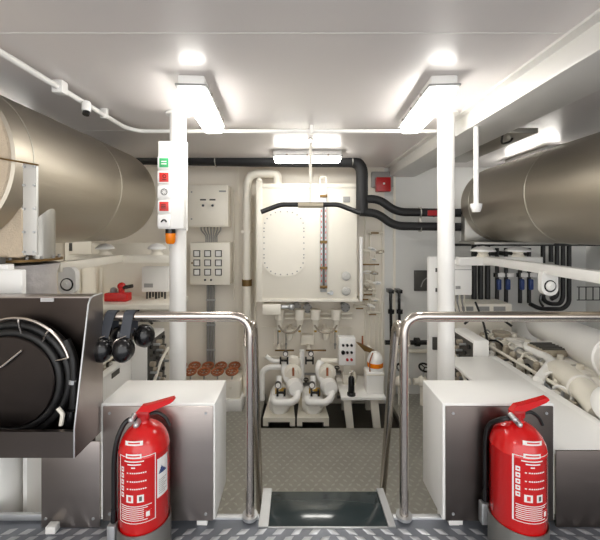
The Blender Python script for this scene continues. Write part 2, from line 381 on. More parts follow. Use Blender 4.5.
# ------------------------------------------------------------------ engines
def engine(f, sg, lab, side):
    X = f
    t = thing('ship_engine', (X(1.85), 2.4, LF), lab, 'engine')
    def bx(name, a, c, m='engine', bev=.01, par=None):
        x0, x1 = sorted((X(a[0]), X(c[0]))); b = MB(); b.box((x0, a[1], a[2]), (x1, c[1], c[2]), bev); return build(name, b, m, par or t)
    bx('bed', (1.47, 1.85, LF), (2.25, 3.3, -1.45), 'cream2')
    bx('block', (1.56, 1.85, -1.45), (2.2, 3.25, -1.02), 'grimeshade', .03)
    bx('side_cover', (1.45, 1.62, LF+.1), (1.47, 3.2, -.945), 'white', .004)
    bx('top_ledge', (1.44, 1.62, -.945), (1.50, 2.64, -.93), 'white', .004)
    bx('inner_ledge', (1.50, 1.75, -.99), (1.545, 3.2, -.965), 'engine', .004)
    for k in range(8):                       # cylinder head covers
        y = 1.84+k*.17
        h = bx('head_cover', (1.72, y, -1.02), (1.92, y+.145, -.88), 'engine', .025)
        b = MB(); b.cyl((X(1.82), y+.07, -.88), (X(1.82), y+.07, -.85), .02, 10); build('plug', b, 'cream2', h)
    for k in range(12):                      # dirty injector gear between ledge and heads
        y = 1.80+k*.118; x = 1.60+.02*((k*7) % 3)
        b = MB(); b.cyl((X(x), y, -1.02), (X(x), y, -.93+.01*(k % 3)), .026, 12); b.ball((X(x), y, -.925+.01*(k % 3)), .022); build('injector', b, 'dirty' if k % 3 else 'cream2', t)
        b = MB(); b.tube([(X(x), y, -.91), (X(x+.05), y+.02, -.865), (X(1.73), y+.03, -.90)], .007, 8, .04); build('fuel_pipe', b, 'grey' if k % 2 else 'cream2', t)
        b = MB(); b.box((min(X(1.535), X(1.57)), y+.03, -.99), (max(X(1.535), X(1.57)), y+.08, -.955), .004); build('clamp', b, 'dirty' if k % 2 else 'engine', t)
    for dx, z in ((1.565, -.925), (1.66, -.90)):
        b = MB(); b.cyl((X(dx), 1.8, z), (X(dx), 3.15, z), .012, 10); build('rail_pipe', b, 'cream2', t)
    # angled white pipe crossing the top
    b = MB(); b.tube([(X(1.50), 2.18, -.925), (X(1.715), 2.34, -.86), (X(1.73), 2.62, -.875)], .029, 14, .07); build('crossover_pipe', b, 'white', t)
    b = MB(); b.tube([(X(1.74), 2.66, -.865), (X(2.1), 2.70, -.865)], .026, 14); build('branch_pipe', b, 'white', t)
    st = -.6 if side == 'r' else 0
    b = MB(); b.lathe((X(1.90), 2.05, -.755), (X(2.26)-X(1.90), 1.35, -.10), [(st-.001, 0), (st, .135), (.0005, .135), (.006, .146), (.02, .146), (.024, .132), (.9, .125), (1.12, .122), (1.18, .10), (1.21, .05), (1.22, 0)], 40); build('charge_air_pipe', b, 'white', t)
    bx('pipe_support', (1.85, 2.16, -1.0), (1.97, 2.26, -.86), 'engine')
    bx('pipe_support', (2.05, 2.9, -1.0), (2.17, 3.0, -.9), 'engine')
    # pump housing with elbow
    b = MB(); b.tube([(X(1.68), 2.30, -.93), (X(1.67), 2.22, -.875), (X(1.62), 2.02, -.875), (X(1.58), 1.86, -.90), (X(1.57), 1.80, -.93)], .066, 24, .07); build('intake_elbow', b, 'cream2', t)
    b = MB(); b.torus((X(1.608), 1.98, -.88), (X(.04)-X(0), .2, .02), .067, .008, 28, 8); build('elbow_collar', b, 'engine', t)
    if side == 'r':
        b = MB(); b.ball((X(1.53), 1.68, -.835), .095, (1, 1, 1), 28); build('water_pump_dome', b, 'white', t)
    bx('filter_block', (1.60, 2.06, -1.02), (1.72, 2.22, -.86), 'cream2', .03)
    bx('grille_box', (1.72, 2.45, -.88), (1.9, 2.62, -.83), 'dirty', .01)
    for k in range(5):
        y = 2.46+k*.033; bx('fin', (1.73, y, -.83), (1.89, y+.012, -.82), 'dgrey', .001)
    # forward end housing (dirty casting and round cover)
    b = MB(); b.lathe((X(1.74), 2.98, -1.02), (0, 0, 1), [(0, 0), (0, .085), (.08, .085), (.085, .10), (.10, .10), (.105, .06), (.15, .055), (.155, .07), (.17, .07), (.175, 0)], 24); build('turbo_casting', b, 'dirty', t)
    for (ax, ay, az, r_, l_) in ((1.60, 2.90, -.95, .030, .09), (1.66, 3.08, -.92, .026, .12), (1.83, 3.06, -.90, .034, .10), (1.70, 2.86, -.90, .022, .07), (1.88, 2.92, -.93, .028, .08)):
        b = MB(); b.cyl((X(ax), ay, az-l_), (X(ax), ay, az), r_, 12); b.cyl((X(ax), ay, az), (X(ax), ay, az+.012), r_*1.25, 8); b.cyl((X(ax), ay, az+.01), (X(ax), ay, az+.03), r_*.5, 8); build('sensor_boss', b, 'dirty' if r_ > .027 else 'cream2', t)
    rg = random.Random(11)
    for k in range(26):
        x = rg.uniform(1.54, 1.78); y = rg.uniform(1.95, 3.1); dx = rg.uniform(-.05, .12); dy = rg.uniform(-.12, .12); z = -.99+rg.uniform(0, .10)
        b = MB(); b.tube([(X(x), y, -1.03), (X(x), y, z), (X(x+dx*.6), y+dy*.6, z+.02), (X(x+dx), y+dy, z), (X(x+dx), y+dy, -1.03)], rg.choice((.006, .008, .011)), 8, .04, 4); build('small_tube', b, rg.choice(('dgrey', 'grimeshade', 'cream2', 'white', 'alu', 'black')), t)
    for k in range(22):
        x = 1.525+.012*(k % 2); y = 1.78+k*.062
        b = MB(); b.cyl((X(x), y, -.966), (X(x), y, -.955), .009, 6); build('ledge_bolt', b, 'dgrey' if k % 3 == 0 else 'alu', t)
    # instrument cabinet
    cab = bx('instrument_cabinet', (1.335, 2.64, LF), (1.45, 3.0, -.82), 'white', .006)
    xf = X(1.335)
    if side == 'l':
        b = MB(); b.box((X(1.52), 2.2, -.99), (X(1.455), 2.206, -.96)); b.box((-1.252, 2.36, -.99), (-1.246, 2.46, -.955)); build('grey_label', b, 'dgrey', t)
    x0, x1 = sorted((xf, xf-sg*.006)); b = MB(); b.box((x0, 2.655, -1.5), (x1, 2.985, -.845)); pn = build('instrument_panel', b, 'dgrey', cab)
    for i in range(5):
        for j in range(9):
            y = 2.695+i*.062; z = -.885-j*.066
            b = MB(); k = (i*3+j*5) % 4
            rr = (.018, .012, .020, .010)[k]
            b.cyl((xf-sg*.006, y, z), (xf-sg*(.02+.012*k), y, z), rr, 12); build('gauge', b, ('black', 'dgrey', 'dirty', 'alu')[k], cab)
    b = MB(); b.tube([(xf-sg*.03, 2.66, -1.2), (xf-sg*.05, 2.8, -1.02), (xf-sg*.05, 2.95, -.98)], .012, 8, .05); build('cable', b, 'cream', cab)
    # black hoses over the front
    b = MB(); b.tube([(X(1.46), 3.05, -.8), (X(1.52), 3.0, -.72), (X(1.68), 2.95, -.70), (X(1.78), 2.9, -.78)], .01, 8, .06); build('hose', b, 'black', t)
    b = MB(); b.tube([(X(1.58), 3.1, -.62), (X(1.59), 2.98, -.78), (X(1.53), 2.8, -.9)], .009, 8, .04); build('hose', b, 'black', t)
    # pipe frame to the outer side
    b = MB(); b.box((min(X(1.95), X(2.2)), 1.78, -1.02), (max(X(1.95), X(2.2)), 1.98, -.90), .01); build('cooler_box', b, 'engine', t)
    return t
eR = engine(lambda x: x, 1, 'white marine engine with a thick white air pipe beside the dark fronted locker', 'r')
eL = engine(lambda x: .2-x, -1, 'white marine engine mostly hidden behind the ear defenders and the reel cabinet', 'l')
# white deck cover between engine and locker, right
t = thing('engine_side_cover', (1.27, 1.8, -.95), 'low white cover plate between the white locker and the engine, over dark steel', 'cover')
b = MB(); b.box((1.097, 1.483, -.945), (1.438, 2.6, -.926), .003); build('top_plate', b, 'white', t)
b = MB(); b.box((1.097, 1.48, PF+.002), (1.9, 1.488, -.926), .001); build('front_plate', b, 'steeld', t)
b = MB(); b.box((1.438, 1.483, -.945), (1.9, 1.60, -.926), .003); build('corner_plate', b, 'white', t)
# things below the hose reel at the left
t = thing('bilge_tank', (-1.45, 1.68, LF), 'white upright cylinder with a flange seen below the hose reel cabinet', 'tank')
b = MB(); b.lathe((-1.45, 1.68, -1.5), (0, 0, 1), [(0, 0), (0, .118), (.03, .118), (.05, .115), (.5, .115), (.52, .10), (.52, 0)], 32); build('shell', b, 'white', t)
b = MB(); b.box((-1.58, 1.56, LF), (-1.32, 1.80, -1.5), .01); build('plinth', b, 'cream', t)
b = MB(); b.tube([(-1.38, 1.72, -1.05), (-1.30, 1.76, -1.15), (-1.22, 1.8, -1.12)], .008, 8, .03); build('cable', b, 'grey', t)
b = MB(); b.tube([(-1.50, 1.62, -1.20), (-1.30, 1.62, -1.38), (-1.20, 1.60, -1.42)], .009, 8, .03); build('cable', b, 'grey', t)
# ------------------------------------------------------------------ white lockers with stainless fronts
def locker(x0, x1, lab, catpos):
    t = thing('equipment_locker', ((x0+x1)/2, 1.6, PF), lab, 'locker', None)
    b = MB(); b.box((x0, 1.485, PF+.028), (x1, 1.72, -.727), .005); build('body', b, 'white', t)
    fx0, fx1 = x0+.012, x1-.008
    b = MB(); b.box((fx0, 1.478, PF+.03), (fx1, 1.486, -.737), .002); fp = build('front_panel', b, 'steel', t)
    for px in (fx0+.03, fx1-.03):
        for z in (-.765, PF+.06):
            b = MB(); b.cyl((px, 1.478, z), (px, 1.475, z), .006, 10); build('screw', b, 'alu', fp)
    b = MB(); b.box((x1-.08 if catpos else x0+.03, 1.488, PF+.001), (x1-.035 if catpos else x0+.075, 1.52, PF+.029), .003); build('foot', b, 'white', t)
    b = MB(); b.box((x0+.04, 1.49, PF+.001), (x0+.09, 1.515, PF+.029), .003); build('foot', b, 'white', t)
    return t
locker(-.833, -.347, 'white topped locker with brushed steel front behind the extinguisher next to the hose reel', True)
lk = locker(.617, 1.091, 'white topped locker with a darker steel front and its left side showing', False)
for o in lk.children:
    if o.name.startswith('front_panel'): o.data.materials.clear(); o.data.materials.append(M['steeld'])
t = thing('kick_panel', (-.96, 1.48, PF), 'plain dark steel plate standing between the reel cabinet and the locker', 'panel')
b = MB(); b.box((-1.08, 1.478, PF+.002), (-.8335, 1.484, -.885), .001); build('plate', b, 'steel', t)
for px in (-1.06, -.86):
    b = MB(); b.cyl((px, 1.478, PF+.04), (px, 1.475, PF+.04), .006, 10); build('screw', b, 'alu', t)
b = MB(); b.box((-1.04, 1.445, PF+.001), (-1.0, 1.478, PF+.03), .002); build('foot', b, 'white', t)
b = MB(); b.box((-1.6, 1.505, PF+.008), (-1.08, 1.52, PF+.035), .002); build('kick_strip', b, 'alu', t)
# ------------------------------------------------------------------ hose reel cabinet
t = thing('hose_reel_cabinet', (-1.15, 1.4, -.85), 'open stainless cabinet with sloping sides that holds a black hose reel', 'cabinet')
X0, X1 = -1.62, -.83
prof = [(1.309, -.845), (1.497, -.845), (1.497, -.264), (1.425, -.264), (1.408, -.272), (1.398, -.29), (1.309, -.74)]
b = MB(); b.prism(prof, 'x', X1-.006, X1); build('side_panel', b, 'steel', t)
b = MB(); b.prism(prof, 'x', X0, X0+.006); build('side_panel', b, 'steel', t)
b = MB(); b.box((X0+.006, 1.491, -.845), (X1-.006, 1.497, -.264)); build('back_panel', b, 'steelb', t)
b = MB(); b.box((X0+.006, 1.43, -.270), (X1-.006, 1.491, -.264)); build('top_panel', b, 'steel', t)
b = MB(); b.box((X0+.006, 1.315, -.845), (X1-.006, 1.491, -.839)); build('floor_panel', b, 'steel', t)
b = MB(); b.box((X0+.006, 1.309, -.845), (X1-.006, 1.315, -.748)); b.box((X0+.006, 1.315, -.754), (X1-.006, 1.325, -.748)); build('front_lip', b, 'steeld', t)
b = MB(); b.tube([(X1-.003, 1.309, -.845), (X1-.003, 1.309, -.74), (X1-.003, 1.397, -.29), (X1-.003, 1.41, -.268), (X1-.003, 1.43, -.262), (X1-.003, 1.497, -.262)], .0035, 8); build('edge_bead', b, 'alu', t)
b = MB(); b.box((-1.09, 1.487, -.296), (-1.035, 1.491, -.280)); build('name_label', b, 'paper', t)
b = MB(); b.box((-1.085, 1.4865, -.290), (-1.04, 1.487, -.288)); build('print_line', b, 'grey', t)
# struts carrying the cabinet down to the platform
for x in (X0+.05, X1-.05):
    b = MB(); b.box((x-.015, 1.49, PF+.001), (x+.015, 1.503, -.846)); build('strut', b, 'steeld', t)
rc = P(17, 378, 1.43)
t = thing('hose_reel', (rc.x, 1.43, rc.z-.3), 'black hose reel with a dark side disc and bright wire guard inside the steel cabinet', 'hose reel')
b = MB(); b.lathe((rc.x, 1.385, rc.z), (0, 1, 0), [(0, 0), (0, .178), (.005, .182), (.010, .178), (.010, 0)], 64); build('side_disc', b, 'discm', t)
for k, (r_, y_) in enumerate(((.194, 1.405), (.196, 1.437), (.221, 1.42), (.194, 1.468), (.221, 1.453))):
    b = MB(); b.torus((rc.x, y_, rc.z), (0, 1, 0), r_, .0158, 72, 10); build('hose_coil', b, 'black', t)
b = MB(); b.lathe((rc.x, 1.397, rc.z), (0, 1, 0), [(0, .06), (.09, .06)], 24); build('drum', b, 'black', t)
gx = P(15, 374, 1.365); c0 = Vector((gx.x, 1.365, gx.z))
b = MB(); b.torus(c0, (0, 1, 0), .218, .0055, 60, 8, 25, 163)
g = build('wire_guard', b, 'chrome', t)
for ang in (86, 52, 17):
    d = Vector((math.cos(R(ang)), 0, math.sin(R(ang))))
    b = MB(); b.tube([c0+d*.218, c0+d*.20, c0+d*.155+Vector((0, .018, 0))], .0045, 8, .01); build('guard_arm', b, 'chrome', g)
b = MB(); b.tube([rc+Vector((-.22, -.06, .03)), rc+Vector((-.02, -.065, .06)), rc+Vector((.06, -.05, .13))], .005, 8, .03); build('crank_rod', b, 'chrome', t)
t = thing('spray_nozzle', (-.88, 1.40, -.83), 'black hose nozzle with a pale collar standing at the side of the reel', 'nozzle')
b = MB(); b.tube([P(66, 340, 1.42), P(74, 358, 1.42), P(75, 392, 1.42), P(72, 424, 1.42)], .017, 12, .05); build('hose_tail', b, 'black', t)
b = MB(); b.cyl(P(74, 379, 1.42), P(73.6, 383, 1.42), .019, 14); build('collar', b, 'alu', t)
b = MB(); b.tube([P(72, 410, 1.40), P(70, 431, 1.40)], .018, 12, radii=[.018, .026]); build('nozzle_head', b, 'blackg', t)
b = MB(); b.tube([P(58, 408, 1.36), P(63, 414, 1.36), P(61, 425, 1.36)], .008, 8, .01); build('trigger', b, 'cream', t)
# ------------------------------------------------------------------ handrails
YR = 1.524; RX0 = P(250, 0, YR).x; RX1 = P(404, 0, YR).x; RZ = -.366
def rail(x, sg, xe, lab, z=RZ):
    t = thing('guard_rail', (x, YR, PF), lab, 'railing')
    b = MB(); b.tube([(x, YR, PF+.012), (x, YR, z), (xe, YR, z)], .0195, 20, .085, 8); build('tube', b, 'chrome', t)
    b = MB(); b.cyl((x, YR, PF+.009), (x, YR, PF+.022), .034, 20); build('foot_flange', b, 'alu', t)
    b = MB(); b.tube([(x+sg*.02, YR, z-.13), (x+sg*.02, YR, z-.13)][:1]+[(x+sg*.025, YR+.05, z-.03), (xe, YR+.05, z-.03)], .008, 10, .02); build('lower_bar', b, 'chrome', t)
    return t
rail(RX0, -1, -.832, 'stainless guard rail that carries the ear defenders, ladder side of the reel cabinet')
rail(RX1, 1, 1.9, 'stainless guard rail in front of the pillar and engine with the thick air pipe')
# ladder
t = thing('ship_ladder', (.13, 1.6, LF), 'short aluminium ladder with a glossy dark top tread leading down to the lower deck', 'ladder')
for x0, x1 in ((-.163, -.122), (.387, .418)):
    b = MB(); b.prism([(1.478, PF-.05), (1.478, PF+.006), (1.70, PF+.006), (2.22, LF+.002), (2.05, LF+.002)], 'x', x0, x1); build('stringer', b, 'alu', t)
b = MB(); b.box((-.122, 1.485, PF-.035), (.387, 1.69, PF-.002), .003); tr = build('tread', b, 'tread', t)
b = MB(); b.box((-.122, 1.478, PF-.03), (.387, 1.487, PF+.001), .002); build('nosing', b, 'alu', tr)
for z, y in ((-1.45, 1.72), (-1.65, 1.90)):
    b = MB(); b.box((-.122, y, z-.03), (.387, y+.16, z), .003); build('tread', b, 'plate2', t)
for sx, x in ((-1, RX0), (1, RX1)):
    b = MB(); b.tube([(x, YR+.045, -.47), (x, 1.585, -.41), (x+.0, 1.655, -.45), (x, 1.895, -1.39), (x, 2.01, LF+.002)], .019, 18, .05, 6); build('handrail', b, 'chrome', t)
# ------------------------------------------------------------------ fire extinguishers
def patch(b, r, c, a0, a1, z0, z1, n=8, off=.0008):
    th = .0006
    def pt(a, z, q): return b.bm.verts.new((c.x+(r+q)*math.sin(R(a)), c.y-(r+q)*math.cos(R(a)), z))
    lo = []; hi = []
    for i in range(n+1):
        a = a0+(a1-a0)*i/n; lo.append(pt(a, z0, off)); hi.append(pt(a, z1, off))
    for i in range(n):
        f = b.bm.faces.new((lo[i], lo[i+1], hi[i+1], hi[i])); f.material_index = b.cur; f.smooth = True
def extinguisher(c, r, zb, zs, rot, lab, sheet, hd):
    # c: centre on plan, zb: base, zs: shoulder height
    t = thing('fire_extinguisher', (c.x, c.y, zb), lab, 'fire extinguisher')
    H = zs-zb
    prof = [(0, 0), (0, r*.8), (.006, r*.95), (.02, r), (H-.066, r), (H-.064, r*1.008), (H-.060, r*1.008), (H-.058, r*.995), (H-.036, r*.955), (H-.014, r*.85), (H+.006, r*.69), (H+.020, r*.50), (H+.029, r*.32), (H+.032, r*.24), (H+.04, r*.22), (H+.04, 0)]
    b = MB(); b.lathe((c.x, c.y, zb), (0, 0, 1), prof, 56); body = build('cylinder_body', b, 'red', t)
    def zz(py): return -(py-CY)*(c.y-r)/F
    def ang(px): return math.degrees(math.asin(max(-1, min(1, (px-143)/28.))))
    def pz(py):
        return -(py-CY)*1.285/F
    b = MB().m('paper')
    def rect(p0, p1, q0, q1, m='paper', off=.0008):
        b.m(m); a0, a1 = ang(p0)+rot, ang(p1)+rot; patch(b, r, c, a0, a1, pz(q1), pz(q0), 8, off)
    rect(124, 142, 441, 445.5); rect(127, 139, 442.3, 443.8, 'redl', .0014)
    rect(124.5, 140.5, 454, 458.5); rect(126, 139, 455.5, 457, 'redl', .0014)
    # outline
    for q0 in (457, 523): rect(118.2, 155, q0, q0+.7)
    for p0 in (118.2, 154.3):
        rect(p0, p0+.8, 457, 523.7)
    for k, (p0, p1) in enumerate(((123, 143), (126, 140), (130, 134))): rect(p0, p1, 461+k*3, 462.2+k*3)
    for k, q in enumerate((472.5, 481, 488.5)):
        rect(125.5, 127, q, q+1.2)
        for p in range(0, 8): rect(128.5+p*2.2, 130.1+p*2.2, q-.1, q+1.1)
    for k in range(5):
        rect(119.8, 122.4, 468+k*6.4, 472.8+k*6.4); rect(120.5, 121.8, 469.5+k*6.4, 471+k*6.4, 'redl', .0014)
    for p0 in (125, 136):
        rect(p0, p0+7, 495, 502.5)
        rect(p0+2, p0+5, 496.5, 501, 'redl' if p0 == 125 else 'dgrey', .0014)
    for k in range(8):
        rect(119.8+.3*(k % 2), 151-(k % 3)*4, 506+k*2, 506.8+k*2)
    rect(143, 151, 512, 519, 'red', .0012); rect(145, 149, 513, 518, 'paper', .0016)
    build('printed_label', b, None, body)
    if sheet:
        b = MB().m('paper'); patch(b, r, c, 51, 84, pz(505), pz(465), 8); b.m('blue')
        for k in range(5): patch(b, r, c, 55+k*1.6, 77-k*3.6, pz(481-k*1.6), pz(479.6-k*1.6), 4, .0014)
        b.m('grey')
        for k in range(8): patch(b, r, c, 55, 79-(k % 3)*5, pz(487.6+k*2), pz(487+k*2), 4, .0014)
        build('inspection_sheet', b, None, body)
    zt = zs+.035
    b = MB(); b.cyl((c.x, c.y, zt-.004), (c.x, c.y, zt+.03), .02, 18); b.box((c.x-.022, c.y-.016, zt+.012), (c.x+.022, c.y+.016, zt+.04), .004); vl = build('valve_head', b, 'redd', t)
    b = MB(); b.prism([(c.x-.028, zt+.02), (c.x+.02, zt+.036), (c.x+.105, zt+.072), (c.x+.118, zt+.082), (c.x+.112, zt+.092), (c.x+.02, zt+.066), (c.x-.01, zt+.06), (c.x-.03, zt+.036)], 'y', c.y-.013, c.y+.013)
    lv = build('squeeze_lever', b, 'red', t)
    b = MB(); b.tube([(c.x+.01, c.y, zt+.02), (c.x+.05, c.y, zt+.035), (c.x+.085, c.y, zt+.01), (c.x+.098, c.y, zt-.02)], .007, 10, .02); build('carrying_handle', b, 'black', t)
    for dx, dz in ((-.035, .02), (-.016, .0)):
        b = MB(); b.cyl((c.x+dx, c.y-.012, zt+dz+.006), (c.x+dx, c.y-.036, zt+dz+.002), .011, 14); b.ball((c.x+dx, c.y-.038, zt+dz+.002), .011); build('pressure_fitting', b, 'alu', t)
    b = MB(); b.tube([(c.x-.012, c.y-.005, zt+.012), (c.x-.065, c.y-.015, zt+.012), (c.x+hd[0]*(r+.004), c.y+hd[1]*(r+.004), zt-.045), (c.x+hd[0]*(r+.015), c.y+hd[1]*(r+.015), zt-.12), (c.x+hd[0]*(r+.015), c.y+hd[1]*(r+.015), zb+.19)], .0095, 12, .05, 6); build('discharge_hose', b, 'black', t)
    b = MB(); b.tube([(c.x+hd[0]*(r+.015), c.y+hd[1]*(r+.015), zb+.19), (c.x+hd[0]*(r+.015), c.y+hd[1]*(r+.015), zb+.14)], .0, 12, radii=[.0105, .0125]); build('hose_nozzle', b, 'blackg', t)
    return t
cl = P(143, 0, 1.36); cl.y = 1.375; cl.x = (143-CX)/F*1.36
cr = Vector(((517.5-CX)/F*1.38, 1.38, 0))
def holder(c, r, lab, rz):
    t = thing('extinguisher_holder', (c.x, c.y, PF), lab, 'holder')
    b = MB(); b.lathe((c.x, c.y, PF+.004), (0, 0, 1), [(0, 0), (0, r+.006), (.132, r+.006), (.132, r+.003), (.003, r+.003), (.003, 0)], 48); build('ring', b, 'silver2', t)
    b = MB(); hx, hy = ((c.x-.92*(r+.02), c.y-.38*(r+.02)) if c.x < 0 else (c.x-.857*(r+.02), c.y+.515*(r+.02))); b.box((hx-.015, hy-.015, PF+.055), (hx+.015, hy+.015, PF+.14), .003); build('hose_clip', b, 'alu', t)
    return t
RE = .0925; RER = .0975
extinguisher(cl, RE, PF+.008, -.775, 22, 'red fire extinguisher with a white inspection sheet, next to the hose reel cabinet', True, (-.92, -.38))
extinguisher(cr, RER, PF+.008, -.775, 20, 'red fire extinguisher without inspection sheet, before the dark steel locker', False, (-.857, .515))
holder(cl, RE, 'round steel floor holder under the extinguisher beside the hose reel', 0)
holder(cr, RER, 'round steel floor holder under the extinguisher at the dark steel locker', 0)
# ------------------------------------------------------------------ ear defenders
def muffs(x, dx, lab, spread, tilt):
    t = thing('ear_defenders', (x, YR, RZ-.15), lab, 'ear defenders', 'ear defenders hung on the guard rail')
    # band goes over the rail: sweep of a flat strip
    b = MB(); pts = []
    for k in range(15):
        a = R(-10+200*k/14); pts.append((YR-math.cos(a)*(.026), RZ+math.sin(a)*.026))
    fr = [(YR-.040, RZ-.085), (YR-.034, RZ-.04)]+pts+[(YR+.034, RZ-.04), (YR+.040, RZ-.085)]
    th = .003
    for i in range(len(fr)-1):
        (y0, z0), (y1, z1) = fr[i], fr[i+1]
        u0 = 1-min(1, max(0, (z0-RZ+.085)/.11)); u1 = 1-min(1, max(0, (z1-RZ+.085)/.11))
        w = .021
        vs = [b.bm.verts.new(v) for v in ((x-w-dx*u0, y0, z0), (x+w-dx*u0, y0, z0), (x+w-dx*u1, y1, z1), (x-w-dx*u1, y1, z1))]
        b.bm.faces.new(vs)
    bmesh.ops.remove_doubles(b.bm, verts=b.bm.verts, dist=1e-5)
    bmesh.ops.solidify(b.bm, geom=b.bm.faces[:], thickness=th)
    build('headband', b, 'strap', t)
    for k, s_ in enumerate((-1, 1)):
        cx = x-dx+(0 if k == 0 else spread); cy = YR+(-.045 if k == 0 else .05); cz = RZ+(-.132 if k == 0 else -.10)
        ax = Vector((.12 if k == 0 else .75, -1 if k == 0 else -.65, 0.05)).normalized()
        b = MB(); b.lathe(Vector((cx, cy, cz))-ax*.012, ax, [(0, 0), (0, .036), (.008, .042), (.03, .041), (.045, .034), (.054, .02), (.057, 0)], 24)
        for v in b.bm.verts: v.co.z = cz+(v.co.z-cz)*1.22
        cup = build('ear_cup', b, 'blackg', t)
        b = MB(); b.torus(Vector((cx, cy, cz))-ax*.016, ax, .030, .011, 20, 8)
        for v in b.bm.verts: v.co.z = cz+(v.co.z-cz)*1.22
        build('cushion', b, 'black', cup)
        b = MB(); b.tube([(x-dx-.008*s_, YR+(-.04 if k == 0 else .04), RZ-.075), (cx-.03, cy-.02, cz+.045), (cx-.045, cy-.01, cz)], .0025, 6, .02); build('wire_yoke', b, 'chrome', cup)
    return t
muffs(-.800, .022, 'ear defenders on the guard rail touching the steel cabinet', .030, 0)
muffs(-.722, .010, 'ear defenders on the guard rail with both cups in full view', .045, 0)
# ------------------------------------------------------------------ alarm panel on the pillar
px0 = P(158, 0, 2.06).x; px1 = P(183.5, 0, 2.06).x
zt = (CY-141)/F*2.06; zb_ = (CY-229)/F*2.06
t = thing('alarm_button_panel', ((px0+px1)/2, 2.1, zb_), 'tall white alarm panel with green, red and white square buttons on the pillar', 'alarm panel')
b = MB(); b.box((px0, 2.06, zb_), (px1, 2.115, zt), .005); build('backbox', b, 'white', t)
b = MB(); b.box((px1-.045, 2.115, zb_-.01), (px1+.0, 2.14, zt+.01)); build('mounting_bracket', b, 'white', t)
xc = P(164, 0, 2.05).x
for k, (py, m_) in enumerate(((163, 'green'), (177.5, 'redl'), (192, 'paper'), (206.5, 'redl'), (221, 'paper'))):
    z = (CY-py)/F*2.05; h = .036
    b = MB(); b.box((xc-h, 2.042, z-h), (xc+h, 2.060, z+h), .004); q = build('sign_button', b, 'paper', t)
    if m_ != 'paper':
        b = MB(); b.box((xc-.024, 2.0395, z-.027), (xc+.030, 2.0425, z+.027), .002); build('lit_face', b, m_, q)
    b = MB()
    if k == 0:
        b.box((xc-.012, 2.038, z-.010), (xc+.018, 2.0395, z-.004)); b.box((xc-.012, 2.038, z+.004), (xc+.018, 2.0395, z+.01)); mm = 'paper'
    elif k == 1:
        b.torus((xc+.006, 2.0395, z+.006), (0, 1, 0), .009, .002, 16, 6); b.box((xc-.006, 2.038, z-.016), (xc+.016, 2.0395, z-.012)); mm = 'blackg'
    elif k == 2:
        b.torus((xc+.004, 2.041, z), (0, 1, 0), .018, .002, 24, 6)
        for a in range(6): b.box((xc+.004+.012*math.cos(a)-.002, 2.040, z+.012*math.sin(a)-.002), (xc+.004+.012*math.cos(a)+.002, 2.042, z+.012*math.sin(a)+.002))
        mm = 'dgrey'
    elif k == 3:
        for a in (-1, 0, 1): b.box((xc-.012, 2.038, z+a*.009-.002), (xc+.014, 2.0395, z+a*.009+.002))
        mm = 'blackg'
    else:
        b.torus((xc+.002, 2.041, z-.008), (0, 1, 0), .014, .005, 16, 6, 0, 180) 
        mm = 'blackg'
    build('pictogram', b, mm, q)
bc = P(170.5, 237, 2.09)
t = thing('amber_beacon', (bc.x, 2.09, bc.z-.05), 'amber warning beacon with black collar hanging under the alarm button panel', 'beacon')
b = MB(); b.cyl((bc.x, 2.09, zb_), (bc.x, 2.09, zb_-.026), .029, 20); build('collar', b, 'blackg', t)
b = MB(); b.lathe((bc.x, 2.09, zb_-.026), (0, 0, -1), [(0, 0), (0, .03), (.05, .028), (.062, .02), (.065, 0)], 20); build('lens', b, 'orange', t)
# ------------------------------------------------------------------ hanging pull bar
YB = 2.75
t = thing('lat_pull_bar', (.1, YB, P(0, 205, YB).z), 'black pull bar with bent ends hanging from the ceiling before the white tank', 'exercise bar')
a = [P(x, y, YB) for x, y in ((261, 212), (281, 204.5), (338, 204.5), (360, 213))]
b = MB(); b.tube([a[0], a[1], a[1]*.5+a[2]*.5, a[2], a[3]], .0195, 14, .03); build('bar', b, 'black', t)
b = MB(); b.cyl(P(298, 205, YB), P(323, 205, YB), .0225, 16); b.box(P(298, 202.4, YB-.012), P(323, 206, YB+.012)); build('centre_sleeve', b, 'sleevem', t)
b = MB(); b.box(P(309, 143, YB-.004), P(311.8, 203, YB+.004)); build('hanger', b, 'cream', t)
b = MB(); b.torus(P(310.3, 140.5, YB), (0, 1, 0), .02, .005, 16, 8); build('ring', b, 'chrome', t)
b = MB(); b.tube([P(310.3, 138.5, YB), Vector((P(310, 0, YB).x, YB, CE))], .005, 8); build('hook', b, 'chrome', t)
# ------------------------------------------------------------------ black insulated pipe run
YI = 3.55
t = thing('insulated_pipe', (0, YI, .3), 'thick black insulated pipe crossing under the ceiling and turning down beside the tank', 'pipe')
v = P(362, 0, YI).x
b = MB(); b.tube([(-1.72, YI, P(0, 158.5, YI).z), P(262, 161, YI), (v, YI, P(0, 161.5, YI).z), (v, YI, P(0, 213, YI).z)], .06, 20, .13, 6); build('main_run', b, 'foam', t)
for k, pts in enumerate((((362, 199), (379, 199), (396, 212), (462, 213)), ((360, 212), (377, 213), (394, 226), (462, 227)))):
    b = MB(); b.tube([P(x, y, YI-.01*k) for x, y in pts], .042, 16, .14, 6); build('branch', b, 'foam', t)
for x in (216, 352, 420):
    b = MB()
    if x == 420:
        b.torus(P(x, 213, YI), (1, 0, 0), .045, .006, 20, 6); b.torus(P(x, 227, YI), (1, 0, 0), .045, .006, 20, 6); b.box(P(x-1, 232, YI-.01), P(x+1, 207, YI+.01))
    else:
        b.torus(P(x, 160.5, YI), (1, 0, 0), .064, .006, 20, 6); z = P(0, 155, YI).z; b.box((P(x, 0, YI).x-.006, YI-.006, z), (P(x, 0, YI).x+.006, YI+.006, CE))
    build('pipe_clamp', b, 'silver2', t)
